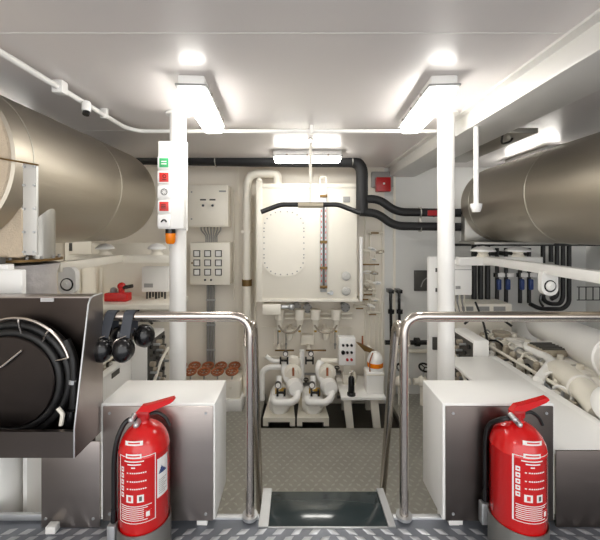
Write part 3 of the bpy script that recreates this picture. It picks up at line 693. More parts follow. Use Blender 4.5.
b = MB(); b.torus(P(434, 213, YI), (1, 0, 0), .0425, .003, 16, 6); b.box(P(428, 215.5, YI-.05), P(438, 210.5, YI-.03)); build('red_tag', b, 'redd', t)
# ------------------------------------------------------------------ day tank
YT = 3.62
t = thing('day_tank', P(307, 300, YT), 'big white square tank with an oval bolted cover and tall level gauge', 'tank')
b = MB(); A = P(258, 300, YT); B = P(357, 186, YT); b.box((A.x, YT, A.z), (B.x, 3.96, B.z), .006); build('shell', b, 'cream', t)
b = MB(); b.box(P(257, 188, YT-.012), P(358, 184, YT+.02), .003); build('edge_flange', b, 'cream', t)
b = MB(); b.box(P(257, 302, YT-.012), P(358, 298.5, YT+.02), .003); build('edge_flange', b, 'cream', t)
def rrect(cx, cz, w, h, r, n=8):
    pts = []
    for (sx, sz, a0) in ((1, 1, 0), (-1, 1, 90), (-1, -1, 180), (1, -1, 270)):
        for k in range(n+1):
            a = R(a0+90*k/n); pts.append((cx+sx*(w/2-r)+r*math.cos(a), cz+sz*(h/2-r)+r*math.sin(a)))
    return pts
c = P(284, 243, YT)
b = MB(); b.prism(rrect(c.x, c.z, .455, .69, .19), 'y', YT-.016, YT); mc = build('manway_cover', b, 'cream', t)
pts = rrect(c.x, c.z, .41, .645, .17, 5)
b = MB()
for i, (x, z) in enumerate(pts):
    b.cyl((x, YT-.016, z), (x, YT-.024, z), .0075, 6)
for k in range(5):
    for sx in (-1, 1): b.cyl((c.x+sx*.205, YT-.016, c.z-.12+k*.06), (c.x+sx*.205, YT-.024, c.z-.12+k*.06), .0075, 6)
build('bolt_ring', b, 'grey', mc)
b = MB(); b.box(P(320.6, 292, YT-.03), P(326.6, 188, YT), .003); lg = build('level_gauge', b, 'alu', t)
b = MB(); b.box(P(322.6, 289, YT-.034), P(324.8, 206, YT-.03)); build('sight_glass', b, 'dgrey', lg)
b = MB()
for k in range(14):
    for sx in (321.5, 325.8): b.box(P(sx-.4, 212+k*5.4, YT-.032), P(sx+.4, 209.8+k*5.4, YT-.029))
build('gauge_ticks', b, 'led', lg)
for z in (196, 242, 268, 287):
    b = MB(); b.box(P(320, z+1.5, YT-.038), P(327.2, z-1.5, YT-.028), .002); build('gauge_clamp', b, 'brass', lg)
for y in (276, 291):
    c = P(346, y, YT); b = MB(); b.lathe(c, (0, -1, 0), [(0, .045), (.02, .045), (.022, .03), (.03, .03), (.03, 0)], 20); b.cyl(c+Vector((0, -.03, 0)), c+Vector((0, -.045, 0)), .018, 8); build('test_port', b, 'silver2', t)
c = P(331, 292.5, YT); b = MB(); b.cyl(c, c+Vector((0, -.05, 0)), .02, 12); b.cyl(c+Vector((-.04, -.03, 0)), c+Vector((.0, -.03, 0)), .012, 8); build('drain_cock', b, 'alu', t)
b = MB(); c = P(278, 186, 3.78); b.cyl(c, c+Vector((0, 0, .02)), .07, 20); build('top_flange', b, 'cream', t)
b = MB(); b.tube([P(320, 186, 3.65), P(320, 177, 3.65), P(326, 177, 3.65), P(326, 186, 3.65)], .009, 8, .02); build('lifting_eye', b, 'cream', t)
b = MB(); c = P(346.5, 199.5, YT); b.box(c+Vector((-.035, -.012, -.03)), c+Vector((.035, 0, .03)), .003); build('name_plate', b, 'grey', t)
b = MB(); b.box(P(262, 302, YT-.012), P(256.5, 180, YT+.01), .002); build('side_angle', b, 'cream', t)
c = P(259, 180, YT); b = MB(); b.ball(c, .028); build('corner_knob', b, 'cream', t)
t = thing('float_switch_box', P(272, 316, 3.6), 'small plain white box hanging under the left corner of the tank', 'box')
b = MB(); b.box(P(262.5, 315, 3.6), P(281.5, 301.5, 3.75)+Vector((.0, 0, -.0)), .006); build('body', b, 'cream', t)
b = MB(); c = P(281.5, 307, 3.62); b.cyl(c, c+Vector((.10, 0, 0)), .02, 12); b.ball(c+Vector((.10, 0, 0)), .035); build('valve', b, 'alu', t)
# overflow pipe
t = thing('overflow_pipe', P(247, 400, 3.75), 'fat white pipe climbing the back wall and bending over onto the tank', 'pipe')
b = MB(); b.tube([P(247, 395, 3.78), P(247, 173.5, 3.78), P(277.5, 173.5, 3.78), P(277.5, 185, 3.78)], .047, 18, .13, 7); build('pipe', b, 'cream', t)
for y in (172+60, 285):
    b = MB(); b.box(P(241, y+1.5, 3.74), P(253, y-1.5, 3.98), .003); build('bracket', b, 'cream', t)
c = P(247, 283, 3.78); b = MB(); b.cyl(c+Vector((0, 0, -.03)), c+Vector((0, 0, .04)), .055, 16); build('coupling', b, 'brass', t)
for k, (px, y0, y1, r) in enumerate(((255.5, 195, 395, .016), (234, 190, 300, .010), (237.5, 190, 262, .010))):
    b = MB(); b.cyl(P(px, y0, 4-r), P(px, y1, 4-r), r, 10)
    build('wall_pipe', b, 'cream', label=('thin vertical wall pipe between the fat pipe and the tank', 'thin vertical cable pipe right of the starter cabinets, the one nearer the cabinets', 'thin vertical cable pipe right of the starter cabinets, the one nearer the fat pipe')[k], cat='pipe')
# ------------------------------------------------------------------ starter cabinets on the back wall
t = thing('starter_cabinet', P(207, 227, 3.8), 'cream wall cabinet with two small switches, above the nine window box', 'electrical cabinet')
b = MB(); b.box(P(187, 227, 3.8), Vector((P(228, 0, 3.8).x, 3.98, P(0, 185, 3.8).z)), .006); build('body', b, 'cream', t)
b = MB(); b.box(P(188.5, 225.5, 3.79), Vector((P(226.5, 0, 3.79).x, 3.8, P(0, 186.5, 3.79).z)), .003); dd = build('door', b, 'cream', t)
for px in (203, 212.5):
    b = MB(); b.cyl(P(px, 205.5, 3.79), P(px, 205.5, 3.76), .014, 12); build('switch', b, 'blackg', dd)
    b = MB(); b.box(P(px-3, 200.5, 3.788), P(px+3, 199, 3.791)); build('label_strip', b, 'dgrey', dd)
for py in (192, 219):
    b = MB(); b.cyl(P(191.5, py, 3.79), P(191.5, py, 3.78), .009, 10); build('lock', b, 'grey', dd)
b = MB(); b.box(P(219, 192, 3.788), P(226, 190.5, 3.791)); build('name_strip', b, 'grey', dd)
t = thing('relay_cabinet', P(210, 285, 3.82), 'cream wall box with nine square windows in three rows', 'electrical cabinet')
b = MB(); b.box(P(190, 285, 3.82), Vector((P(230, 0, 3.82).x, 3.98, P(0, 242.5, 3.82).z)), .006); build('body', b, 'cream', t)
for i in range(3):
    for j in range(3):
        c = P(197+i*10.8, 253.5+j*9.3, 3.82)
        b = MB(); h = .036
        for s4 in ((-h, -h, h, -h+.008), (-h, h-.008, h, h), (-h, -h, -h+.008, h), (h-.008, -h, h, h)):
            b.box(c+Vector((s4[0], -.012, s4[1])), c+Vector((s4[2], 0, s4[3])))
        build('window_frame', b, 'dgrey', t)
        b = MB(); b.box(c+Vector((-.028, -.006, -.028)), c+Vector((.028, 0, .028))); build('window_face', b, 'paper', t)
for px in (205, 211):
    b = MB(); b.cyl(P(px, 280, 3.82), P(px, 280, 3.80), .012, 10); build('knob', b, 'blackg', t)
b = MB(); b.cyl(P(192, 263, 3.82), P(192, 263, 3.81), .01, 10); build('lock', b, 'brass', t)
for k in range(7):
    b = MB(); b.tube([P(201+k*3.3, 227, 3.9), P(201+k*3.3, 230, 3.9), P(206+k*1.8, 236, 3.92), P(206+k*1.8, 242.5, 3.92)], .008, 8, .02)
    build('cable', b, 'grey', label='%s of the seven short grey cables between the two wall cabinets' % (ORD+['rightmost'])[k], cat='cable', group='cables between the wall cabinets')
t = thing('cable_tray', P(211, 365, 3.95), 'narrow vertical cable tray running down from the nine window box', 'cable tray')
b = MB(); b.box(P(206.5, 366, 3.96), P(215, 285, 3.99)); build('back_strip', b, 'silver2', t)
for px in (208, 210.7, 213.4):
    b = MB(); b.cyl(P(px, 366, 3.94), P(px, 285.5, 3.94), .010, 8); build('cable', b, 'grey', t)
for py in (300, 325, 350):
    b = MB(); b.box(P(206, py+1, 3.925), P(215.5, py-1, 3.935)); build('strap', b, 'alu', t)
# ------------------------------------------------------------------ manifold with rusty handwheels
t = thing('valve_chest', P(210, 398, 3.6), 'low white valve chest along the back wall with two rows of brown handwheels', 'valve chest')
A = P(176, 399, 3.62); B = P(240, 381, 3.62)
b = MB(); b.box((A.x, 3.62, A.z), (B.x, 3.92, B.z), .01); build('body', b, 'cream', t)
b = MB(); b.box((A.x-.02, 3.60, LF), (B.x+.02, 3.95, A.z-.0), .005); build('plinth', b, 'white', t)
hw = None
for row, (yy, py, xs) in enumerate(((3.88, 365.5, (181, 194.5, 208, 221, 234.5)), (3.66, 371.5, (177, 190.5, 204, 217.5, 232)))):
    for k, px in enumerate(xs):
        c = P(px, py, yy)
        lab = '%s brown handwheel valve in the %s row of the low valve chest' % (ORD[k], ('back', 'front')[row])
        if hw is None:
            hw = thing('handwheel_valve', c, lab, 'valve', 'brown handwheel valves on the valve chest')
            b = MB(); b.torus(c, (0, -.25, 1), .056, .0125, 20, 8)
            for a in (0, 60, 120): b.box(c+Vector((-.055, -.006, -.004)), c+Vector((.055, .006, .004))) if a == 0 else b.tube([c-Vector((math.cos(R(a)), math.sin(R(a)), 0))*.055, c+Vector((math.cos(R(a)), math.sin(R(a)), 0))*.055], .006, 6)
            build('handwheel', b, 'brown', hw)
            b = MB(); b.cyl(c+Vector((0, 0, -.09)), c+Vector((0, 0, .014)), .008, 8); build('stem', b, 'alu', hw)
            b = MB(); b.lathe(c+Vector((0, 0, -.17)), (0, 0, 1), [(0, 0), (0, .045), (.03, .045), (.05, .025), (.09, .022), (.09, 0)], 16); build('bonnet', b, 'cream', hw)
        else: dup(hw, c, lab)
# ------------------------------------------------------------------ filters beneath the tank
for k, (px) in enumerate((279.5, 299.5, 315.5, 336)):
    c = P(px, 311, 3.75)
    lab = '%s of the four white tapered fuel filters under the tank' % ORD[k]
    t = thing('fuel_filter', c+Vector((0, 0, -.2)), lab, 'filter', 'tapered fuel filters under the tank')
    b = MB(); b.lathe(c, (0, 0, -1), [(0, 0), (0, .05), (.09, .05), (.10, .04), (.17, .025), (.20, .025), (.20, 0)], 16); build('bowl', b, 'cream', t)
    b = MB(); b.cyl(c, c+Vector((0, 0, .02)), .058, 16); build('lid', b, 'cream', t)
    b = MB(); b.cyl(c+Vector((0, 0, -.20)), c+Vector((0, 0, -.225)), .014, 8); build('drain_plug', b, 'yellow', t)
for k, (x0, x1) in enumerate(((279.5, 299.5), (315.5, 336))):
    b = MB(); b.tube([P(x0-1, 325, 3.72), P(x0+3, 331.5, 3.72), P((x0+x1)/2, 333.5, 3.72), P(x1-3, 331.5, 3.72), P(x1+1, 325, 3.72)], .010, 10, .05)
    build('curved_pipe', b, 'dirty', label='curved pipe looping under the %s pair of fuel filters' % ('left', 'right')[k], cat='pipe')
    t = thing('sediment_bowl', P((x0+x1)/2, 342, 3.75), 'small round white bowl below the %s pair of fuel filters' % ('left', 'right')[k], 'bowl')
    c = P((x0+x1)/2, 331, 3.78); b = MB(); b.lathe(c, (0, 0, -1), [(0, 0), (0, .033), (.07, .033), (.095, .022), (.10, 0)], 16); build('cup', b, 'cream', t)
    b = MB(); b.cyl(c, c+Vector((0, 0, .02)), .04, 16); b.box(c+Vector((-.015, 0, 0)), c+Vector((.015, .22, .015))); build('rim', b, 'cream', t)
for k, py in enumerate((313.5, 318.5)):
    b = MB(); b.cyl(P(283, py, 3.84), P(352, py, 3.84), .012, 10); build('fuel_line', b, 'cream', label=('upper', 'lower')[k]+' of two level fuel lines behind the tapered filters', cat='pipe')
b = MB(); b.box(P(301, 345, 3.9), P(313.5, 333, 3.98), .005); build('junction_box', b, 'cream', label='small square white junction box between the two sediment bowls', cat='box')
for k, (x0, x1) in enumerate(((275, 294), (306, 326))):
    t = thing('lever_valve', P(x0, 352, 3.7), 'long brown lever handle above the %s pump' % ('left', 'right')[k], 'valve')
    b = MB(); b.box(P(x0, 351.3, 3.7), P(x1, 349.4, 3.72), .002); build('lever', b, 'brass', t)
    c = P(x0+3, 351, 3.72); b = MB(); b.cyl(c, c+Vector((0, .2, 0)), .018, 10); b.ball(c+Vector((0, .06, 0)), .028); build('body', b, 'cream', t)
for k in range(7):
    px = (274, 278, 282, 286, 331, 335, 339)[k]
    b = MB(); b.cyl(P(px, 330, 3.985), P(px, 349, 3.985), .006, 6)
    b.box(P(px-.9, 345.5, 3.965), P(px+.9, 343, 4.0)); build('small_pipe', b, 'grey' if k % 2 else 'cream', label='%s thin vertical tube on the wall %s' % (ORD[k] if k < 4 else ORD[k-4], 'above the left pump' if k < 4 else 'beside the control box'), cat='tube', group='thin wall tubes above the pumps')
for k, (px, py) in enumerate(((296.5, 307), (307.5, 308.5), (345.5, 307.5))):
    t = thing('pipe_flange', P(px, py, 3.8), '%s grey pipe flange facing out just below the tank' % ('left', 'middle', 'right')[k], 'flange', 'grey flanges below the tank')
    c = P(px, py, 3.8); b = MB(); b.lathe(c, (0, 1, 0), [(0, 0), (0, .05), (.015, .05), (.015, .03), (.2, .03), (.2, 0)], 20); build('disc', b, 'grey', t)
    for a in range(6):
        d = Vector((math.cos(a*math.pi/3), 0, math.sin(a*math.pi/3)))*.038; b = MB(); b.cyl(c+d, c+d+Vector((0, -.01, 0)), .006, 6); build('bolt', b, 'dgrey', t)
for k, (x0, x1, py, rr, m_) in enumerate(((262, 300, 327, .008, 'cream'), (318, 352, 327.5, .008, 'cream'), (264, 300, 357, .012, 'cream'), (296, 340, 374, .014, 'grey'))):
    b = MB(); b.cyl(P(x0, py, 4-rr), P(x1, py, 4-rr), rr, 8); build('level_tube', b, m_, label='level wall tube %s' % ('behind the left pair of tapered filters', 'behind the right pair of tapered filters', 'above and behind the left pump', 'between the pumps and the control box')[k], cat='tube')
for k, (px, py) in enumerate(((306, 384), (341, 397), (337, 372))):
    t = thing('small_black_valve', P(px, py, 3.7), 'small black valve %s' % ('between the two pumps', 'at the floor side of the right pump', 'just below the control box')[k], 'valve')
    c = P(px, py, 3.7); b = MB(); b.cyl(c+Vector((-.04, 0, 0)), c+Vector((.04, 0, 0)), .016, 10); build('body', b, 'dgrey', t)
    b = MB(); b.cyl(c, c+Vector((0, 0, .045)), .007, 8); b.torus(c+Vector((0, 0, .045)), (0, -.4, 1), .022, .006, 14, 6); build('hand_wheel', b, 'blackg', t)
# ------------------------------------------------------------------ pumps
def pump(off, lab):
    o = off
    t = thing('pump_set', P(279+o, 425, 3.4), lab, 'pump')
    zf = LF-.11
    x0 = P(263+o, 0, 3.36).x; x1 = P(295+o, 0, 3.36).x; zb = P(0, 420, 3.36).z
    b = MB(); b.prism([(x0, 3.36), (x1, 3.36), (x1-.03, 3.85), (x0+.03, 3.85)], 'z', zb-.02, zb+.02); b.box((x0, 3.36, zb-.06), (x0+.05, 3.38, zb+.0)); b.box((x1-.05, 3.36, zb-.06), (x1, 3.38, zb)); build('base_frame', b, 'cream2', t)
    for sx in (x0+.03, x1-.05):
        b = MB(); b.box((sx, 3.45, zf), (sx+.02, 3.8, zb-.02)); build('leg', b, 'dgrey', t)
    c = P(279+o, 408, 3.42)
    b = MB(); b.lathe(c, (0, 1, 0), [(0, 0), (0, .06), (.02, .085), (.05, .098), (.06, .105), (.32, .105), (.34, .08), (.34, 0)], 28)
    mo = build('motor', b, 'white', t)
    b = MB(); b.torus(c+Vector((0, .004, 0)), (0, 1, 0), .055, .004, 24, 6); b.torus(c+Vector((0, .02, 0)), (0, 1, 0), .078, .004, 24, 6); build('fan_grille', b, 'cream', mo)
    for a in range(12):
        an = R(30*a+15); d = Vector((math.cos(an), 0, math.sin(an)))
        b = MB(); b.tube([c+d*.106+Vector((0, .07, 0)), c+d*.106+Vector((0, .31, 0))], .004, 4); build('fin', b, 'white', mo)
    b = MB(); b.tube([P(273+o, 398, 3.45), P(274+o, 402.5, 3.40), P(292+o, 402.5, 3.40), P(297+o, 398, 3.42), P(298+o, 390, 3.5)], .034, 16, .05); build('suction_bend', b, 'white', t)
    b = MB(); c2 = P(294+o, 386, 3.55); b.lathe(c2, (.25, -1, .1), [(0, 0), (0, .085), (.03, .09), (.05, .08), (.09, .07), (.10, 0)], 24); vo = build('volute', b, 'white', t)
    c3 = P(293+o, 372, 3.60)
    b = MB(); b.lathe(c3, (0, -1, 0), [(0, 0), (0, .09), (.02, .09), (.025, .06), (.06, .055), (.065, 0)], 24); build('strainer', b, 'cream', t)
    b = MB(); b.box(P(292.3+o, 376, 3.52), P(294.3+o, 367.5, 3.535)); build('brown_clip', b, 'brown', t)
    b = MB(); b.tube([c2, P(287+o, 380, 3.6), P(284+o, 368, 3.66), P(287+o, 362, 3.7)], .04, 14, .06); build('discharge_pipe', b, 'white', t)
    b = MB(); b.tube([P(279+o, 376, 3.6), P(279+o, 396, 3.5)], .028, 14); build('inlet_riser', b, 'white', t)
    c = P(278+o, 385.5, 3.44); b = MB(); b.cyl(c, c+Vector((0, .03, 0)), .032, 18); ga = build('pressure_gauge', b, 'dgrey', t)
    b = MB(); b.cyl(c+Vector((0, -.003, 0)), c, .024, 18); build('gauge_face', b, 'paper', ga)
    c = P(281+o, 393, 3.44); b = MB().m('black'); b.box(c+Vector((-.045, -.01, -.03)), c+Vector((-.025, .03, .03))); b.box(c+Vector((.025, -.01, -.03)), c+Vector((.045, .03, .03))); b.box(c+Vector((-.03, 0, -.008)), c+Vector((.03, .02, .008))); build('coupling', b, None, t)
    b = MB(); b.box(P(275+o, 397, 3.50), P(286+o, 387, 3.56), .012); build('brass_body', b, 'yellow', t)
    return t
pump(0, 'white motor pump set nearer the handwheel valve chest')
pump(34, 'white motor pump set nearer the black bottle and dome filter')
for k, ox in enumerate((0, 25.5)):
    t = thing('gauge_valve', P(284+ox, 364, 3.6), 'small pressure gauge over a black valve behind the %s pump' % ('left', 'right')[k], 'gauge')
    c = P(285.5+ox, 354, 3.62); b = MB(); b.cyl(c, c+Vector((0, .03, 0)), .028, 16); gg = build('gauge_case', b, 'dgrey', t)
    b = MB(); b.cyl(c+Vector((0, -.003, 0)), c, .02, 16); build('gauge_face', b, 'paper', gg)
    b = MB(); c = P(284+ox, 361, 3.62); b.box(c+Vector((-.045, 0, -.035)), c+Vector((-.028, .03, .035))); b.box(c+Vector((.028, 0, -.035)), c+Vector((.045, .03, .035))); b.box(c+Vector((-.03, .005, -.008)), c+Vector((.03, .025, .008))); build('valve_body', b, 'black', t)
    b = MB(); c = P(293+ox*.4, 362, 3.72); b.lathe(c, (0, -1, 0), [(0, 0), (0, .075), (.03, .08), (.05, .06), (.05, 0)], 24) if k == 0 else b.cyl(P(321, 361, 3.7), P(338, 361, 3.7), .03, 12)
    build('pipe_stub', b, 'cream', t)
for k, pts in enumerate((((262, 400), (262, 372), (268, 367), (281, 367)), ((266, 356), (272, 361), (282, 361)), ((302, 350), (302, 392)))):
    b = MB(); b.tube([P(x, y, 3.72) for x, y in pts], (.03, .022, .026)[k], 14, .07); build('pump_pipe', b, 'white', label=('fat white pipe rising from the floor and bending towards the left pump', 'short white pipe feeding the gauge valve behind the left pump', 'straight white pipe standing between the two pumps')[k], cat='pipe')
# ------------------------------------------------------------------ control box, bottle, dome filter
t = thing('pump_control_box', P(347, 365, 3.55), 'small white control box with rows of black knobs, right of the pumps', 'control box')
b = MB(); b.box(P(339, 365.5, 3.55), Vector((P(355.5, 0, 3.55).x, 3.66, P(0, 338, 3.55).z)), .004); build('body', b, 'white', t)
for i in range(3):
    for j in range(3):
        if i == 0 and j == 2: continue
        rr = .02 if (i, j) == (0, 1) else .013
        c = P(343+i*4.2, 345+j*7.2, 3.55); b = MB(); b.cyl(c, c+Vector((0, -.02, 0)), rr, 12); build('knob', b, 'redd' if j == 2 else 'blackg', t)
b = MB(); b.box(P(344, 384, 3.7), P(350, 365, 3.73)); build('stand', b, 'cream', t)
t = thing('steel_bench', P(363, 400, 3.5), 'low white steel bench carrying the dome filter and black bottle', 'bench')
zt = P(0, 397.5, 3.42).z
b = MB(); b.box((P(341, 0, 3.42).x, 3.42, zt-.02), (P(386, 0, 3.42).x, 3.95, zt), .003); build('top', b, 'white', t)
b = MB(); b.box((P(341, 0, 3.42).x, 3.412, zt-.022), (P(386, 0, 3.42).x, 3.42, zt+.004)); build('edge', b, 'white', t)
for px in (347, 374):
    x = P(px, 0, 3.45).x
    b = MB(); b.prism([(x-.04, zt-.02), (x+.04, zt-.02), (x+.07, LF-.11), (x+.0, LF-.11)], 'y', 3.45, 3.5); build('leg', b, 'cream', t)
    b = MB(); b.box((x-.0, 3.85, LF-.11), (x+.05, 3.9, zt-.02)); build('leg', b, 'cream', t)
t = thing('small_motor', Vector((P(350, 0, 3.75).x, 3.75, zt)), 'small white electric motor lying behind the black bottle', 'motor')
c = P(349, 377, 3.75)
b = MB(); b.lathe(c+Vector((-.07, 0, 0)), (1, 0, 0), [(0, 0), (0, .055), (.02, .065), (.12, .065), (.14, .05), (.16, 0)], 20); build('case', b, 'cream', t)
b = MB(); b.box((c.x-.06, 3.7, zt), (c.x+.06, 3.8, c.z-.05)); build('foot', b, 'cream', t)
cb = Vector((P(351.5, 0, 3.46).x, 3.47, zt))
t = thing('black_bottle', cb, 'tall black cylinder bottle with a metal top on the steel bench', 'bottle')
b = MB(); b.lathe(cb, (0, 0, 1), [(0, 0), (0, .042), (.02, .042), (.03, .032), (.17, .030), (.19, .018), (.195, 0)], 20); build('body', b, 'blackg', t)
b = MB(); b.cyl(cb+Vector((0, 0, .19)), cb+Vector((0, 0, .235)), .012, 10); b.cyl(cb+Vector((-.02, 0, .22)), cb+Vector((.015, 0, .24)), .007, 8); build('cap', b, 'chrome', t)
cd = Vector((P(374.5, 0, 3.52).x, 3.56, zt))
t = thing('dome_filter', cd, 'white square filter housing with a dome top and orange band', 'filter')
z1 = P(0, 371, 3.52).z
b = MB(); b.box((cd.x-.085, 3.48, zt), (cd.x+.085, 3.64, z1), .008); build('housing', b, 'white', t)
b = MB(); b.box((cd.x-.09, 3.475, z1-.03), (cd.x+.09, 3.645, z1-.015), .003); build('seam', b, 'cream', t)
b = MB(); hh = P(0, 352, 3.52).z-z1; b.lathe((cd.x+.015, 3.56, z1), (0, 0, 1), [(0, 0), (0, .078), (hh*.5, .078), (hh*.75, .066), (hh*.92, .04), (hh, .0)], 28); dm = build('dome', b, 'white', t)
b = MB(); b.lathe((cd.x+.015, 3.56, z1+.035), (0, 0, 1), [(0, .0785), (0, .0795), (.045, .0795), (.045, .0785)], 28); build('orange_band', b, 'orange', dm)
b = MB(); b.tube([(cd.x-.05, 3.5, z1), (cd.x-.055, 3.5, z1+.10), (cd.x-.02, 3.5, z1+.19)], .006, 8, .04); build('wire', b, 'brown', dm)
t = thing('brown_handle', P(366, 350, 3.6), 'dark rusty sloping handle just above the dome filter', 'handle')
b = MB(); b.prism([(P(356, 0, 3.62).x, P(0, 342, 3.62).z), (P(361, 0, 3.62).x, P(0, 343.5, 3.62).z), (P(376, 0, 3.62).x, P(0, 351, 3.62).z), (P(374, 0, 3.62).x, P(0, 353, 3.62).z), (P(364, 0, 3.62).x, P(0, 350.5, 3.62).z)], 'y', 3.60, 3.64); build('blade', b, 'brass', t)
b = MB(); b.cyl(P(362.5, 347, 3.62), P(362.5, 336, 3.62), .009, 8); build('spindle', b, 'brown', t)
b = MB(); b.cyl(P(369, 347, 3.65), P(369, 347, 3.97), .02, 10); build('stub', b, 'cream', t)
# ------------------------------------------------------------------ pipe nest to the right of the tank
pid = 0
PL = ('white pipe standing closest to the tank side', 'slim cream pipe, first behind the brass levers', 'slim cream pipe, second behind the brass levers', 'slim cream pipe, third behind the brass levers', 'cream pipe on the corner strip near the black tools', 'cream pipe above the brown handle')
for k, (px, y0, y1, r, Y) in enumerate(((361, 237, 301, .018, 3.66), (365, 200, 395, .011, 3.989), (370, 232, 345, .011, 3.989), (375, 255, 350, .012, 3.988), (382.5, 222, 392, .016, 3.984), (379, 300, 350, .010, 3.99))):
    b = MB(); b.cyl(P(px, y0, Y), P(px, y1, Y), r, 10); build('riser_pipe', b, 'cream' if k else 'white', label=PL[k], cat='pipe', group='pipes right of the tank')
LV = ((371, 378.5, 233, 'topmost'), (363, 379, 264.5, 'second from top'), (364, 372, 294.5, 'third from top'), (359, 368, 299.5, 'fourth from top'), (356, 363, 308.5, 'fifth from top'), (369, 376, 314.5, 'lowest'))
for k, (x0, x1, py, w) in enumerate(LV):
    t = thing('brass_lever_valve', P(x0, py, 3.8), '%s brass lever valve in the pipes right of the tank' % w, 'valve', 'brass lever valves right of the tank')
    b = MB(); b.box(P(x0, py+.8, 3.80), P(x1, py-.8, 3.815), .002); build('lever', b, 'brass', t)
    c = P(x0+1, py, 3.815); b = MB(); b.cyl(c, c+Vector((0, .185, 0)), .012, 10); b.ball(c+Vector((0, .06, 0)), .022); build('body', b, 'cream', t)
    b = MB(); b.cyl(c+Vector((-.02, .11, 0)), c+Vector((.14, .11, 0)), .014, 10); build('branch', b, 'cream', t)
for k, (px, py) in enumerate(((366, 251), (372, 249), (380, 252), (373, 259), (367, 272), (374, 273), (370, 282), (377, 283), (369, 289), (375, 300), (371, 306))):
    c = P(px, py, 3.86)
    t = thing('pipe_fitting', c, 'small cream pipe fitting right of the tank, number of its cluster counted downwards: %s' % ('one two three four five six seven eight nine ten eleven'.split()[k]), 'fitting', 'small pipe fittings right of the tank')
    t['label'] = 'small knobbly cream pipe fitting among the pipes right of the tank'
    a = R(random.uniform(-30, 30)); d = Vector((math.cos(a), 0, math.sin(a)))
    b = MB(); b.cyl(c-d*.045, c+d*.045, .014, 8); b.cyl(c-d*.022, c+d*.022, .022, 6); build('body', b, ('cream', 'white', 'dirty')[k % 3], t)
    b = MB(); b.cyl(c, c+Vector((0, -.04, 0)), .009, 8); b.cyl(c+Vector((-.02, -.04, 0)), c+Vector((.02, -.04, 0)), .006, 6); build('tap', b, 'alu' if k % 2 else 'cream', t)
# wall header bars
for k, py in enumerate((284, 289, 294, 298.5, 303)):
    b = MB(); b.cyl(P(362, py, 3.9), P(376, py, 3.9), .010, 8); build('header_tube', b, 'cream', label='%s of five short level tubes right of the tank corner' % ('topmost', 'second from top', 'middle', 'fourth from top', 'lowest')[k], cat='tube', group='short level tubes by the tank corner')
# ------------------------------------------------------------------ red sounder
t = thing('alarm_sounder', P(384, 192, 3.9), 'square dark red alarm sounder on the back wall beside the black pipe', 'alarm')
b = MB(); b.box(P(376.5, 191.5, 3.86), Vector((P(391, 0, 3.86).x, 3.93, P(0, 177, 3.86).z)), .008); build('case', b, 'redd', t)
c = P(384, 183.5, 3.86); b = MB(); b.cyl(c, c+Vector((0, -.006, 0)), .012, 14); build('lens', b, 'paper', t)
b = MB(); b.box(P(372, 187, 3.93), P(392, 172.5, 3.99), .004); build('back_bracket', b, 'wallg' if False else 'grey', t)
# ------------------------------------------------------------------ black drop pipes, black pipe with flange, wheels
for k, px in enumerate((390.5, 399)):
    t = thing('black_drop_pipe', P(px, 330, 3.85), '%s black pipe with union coupling on the grey back wall' % ('left one of two short', 'right one of two short')[k], 'pipe', 'short black pipes on the back wall')
    b = MB(); b.tube([P(px+.6, 290, 3.88), P(px, 296, 3.85), P(px+.6, 331, 3.85), P(px+.6, 345, 3.85)], .016, 12, .05); build('pipe', b, 'blackg', t)
    b = MB(); c = P(px+.6, 311.5, 3.85); b.cyl(c+Vector((0, 0, -.022)), c+Vector((0, 0, .022)), .034, 10); build('union', b, 'blackg', t)
    b = MB(); c = P(px+.6, 291.5, 3.87); b.box(c+Vector((-.028, -.02, -.02)), c+Vector((.028, .11, .02)), .004); build('head', b, 'blackg', t)
t = thing('black_cross_pipe', P(415, 342, 3.85), 'level black pipe with a flange, low on the grey back wall', 'pipe')
b = MB(); b.cyl(P(385, 342.5, 3.85), P(440, 342.5, 3.85), .026, 14); b.box(P(409, 344, 3.85), Vector((P(411, 0, 3.85).x, WB, P(0, 341, 3.85).z))); build('pipe', b, 'blackg', t)
b = MB(); c = P(417, 342, 3.85); b.cyl(c+Vector((-.025, 0, 0)), c+Vector((.025, 0, 0)), .048, 16); build('flange', b, 'blackg', t)
b = MB(); b.cyl(P(390, 351, 3.976), P(440, 351, 3.976), .024, 12); build('level_pipe', b, 'cream', label='level white pipe just below the black flanged pipe', cat='pipe')
for k, px in enumerate((402, 424.5)):
    t = thing('black_handwheel', P(px, 368, 3.7), 'black handwheel on a white valve, %s' % ('seen through the rail post', 'just above the dark fronted locker')[k], 'valve', 'black handwheels by the back wall')
    c = P(px, 367.5, 3.7); b = MB(); ax = (0, -.5, 1); b.torus(c, ax, .055, .010, 24, 8)
    for a in (0, 120, 240):
        x_ = Vector((1, 0, 0)); y_ = Vector((0, 1, .5)).normalized(); d = x_*math.cos(R(a))+y_*math.sin(R(a)); b.tube([c, c+d*.055], .006, 6)
    build('wheel', b, 'blackg', t)
    b = MB(); b.cyl(c, c+Vector((0, .04, -.11)), .010, 8); build('stem', b, 'alu', t)
    b = MB(); c2 = c+Vector((0, .05, -.17)); b.ball(c2, .06); b.cyl(c2, Vector((c2.x, c2.y, LF)), .03, 12); b.cyl(c2+Vector((-.10, 0, 0)), c2+Vector((.10, 0, 0)), .035, 12); build('body', b, 'cream', t)
t = thing('recessed_hatch', P(422, 290, 3.97), 'small dark grey recessed plate on the grey back wall', 'hatch')
b = MB(); b.box(P(414.5, 291, 3.975), Vector((P(430, 0, 3.975).x, 4.0, P(0, 270.5, 3.975).z)), .003); build('plate', b, 'dgrey', t)
b = MB(); b.tube([P(421, 287, 3.955), P(423, 281, 3.955), P(427, 278, 3.955)], .006, 6, .03); build('cable', b, 'grey', t)
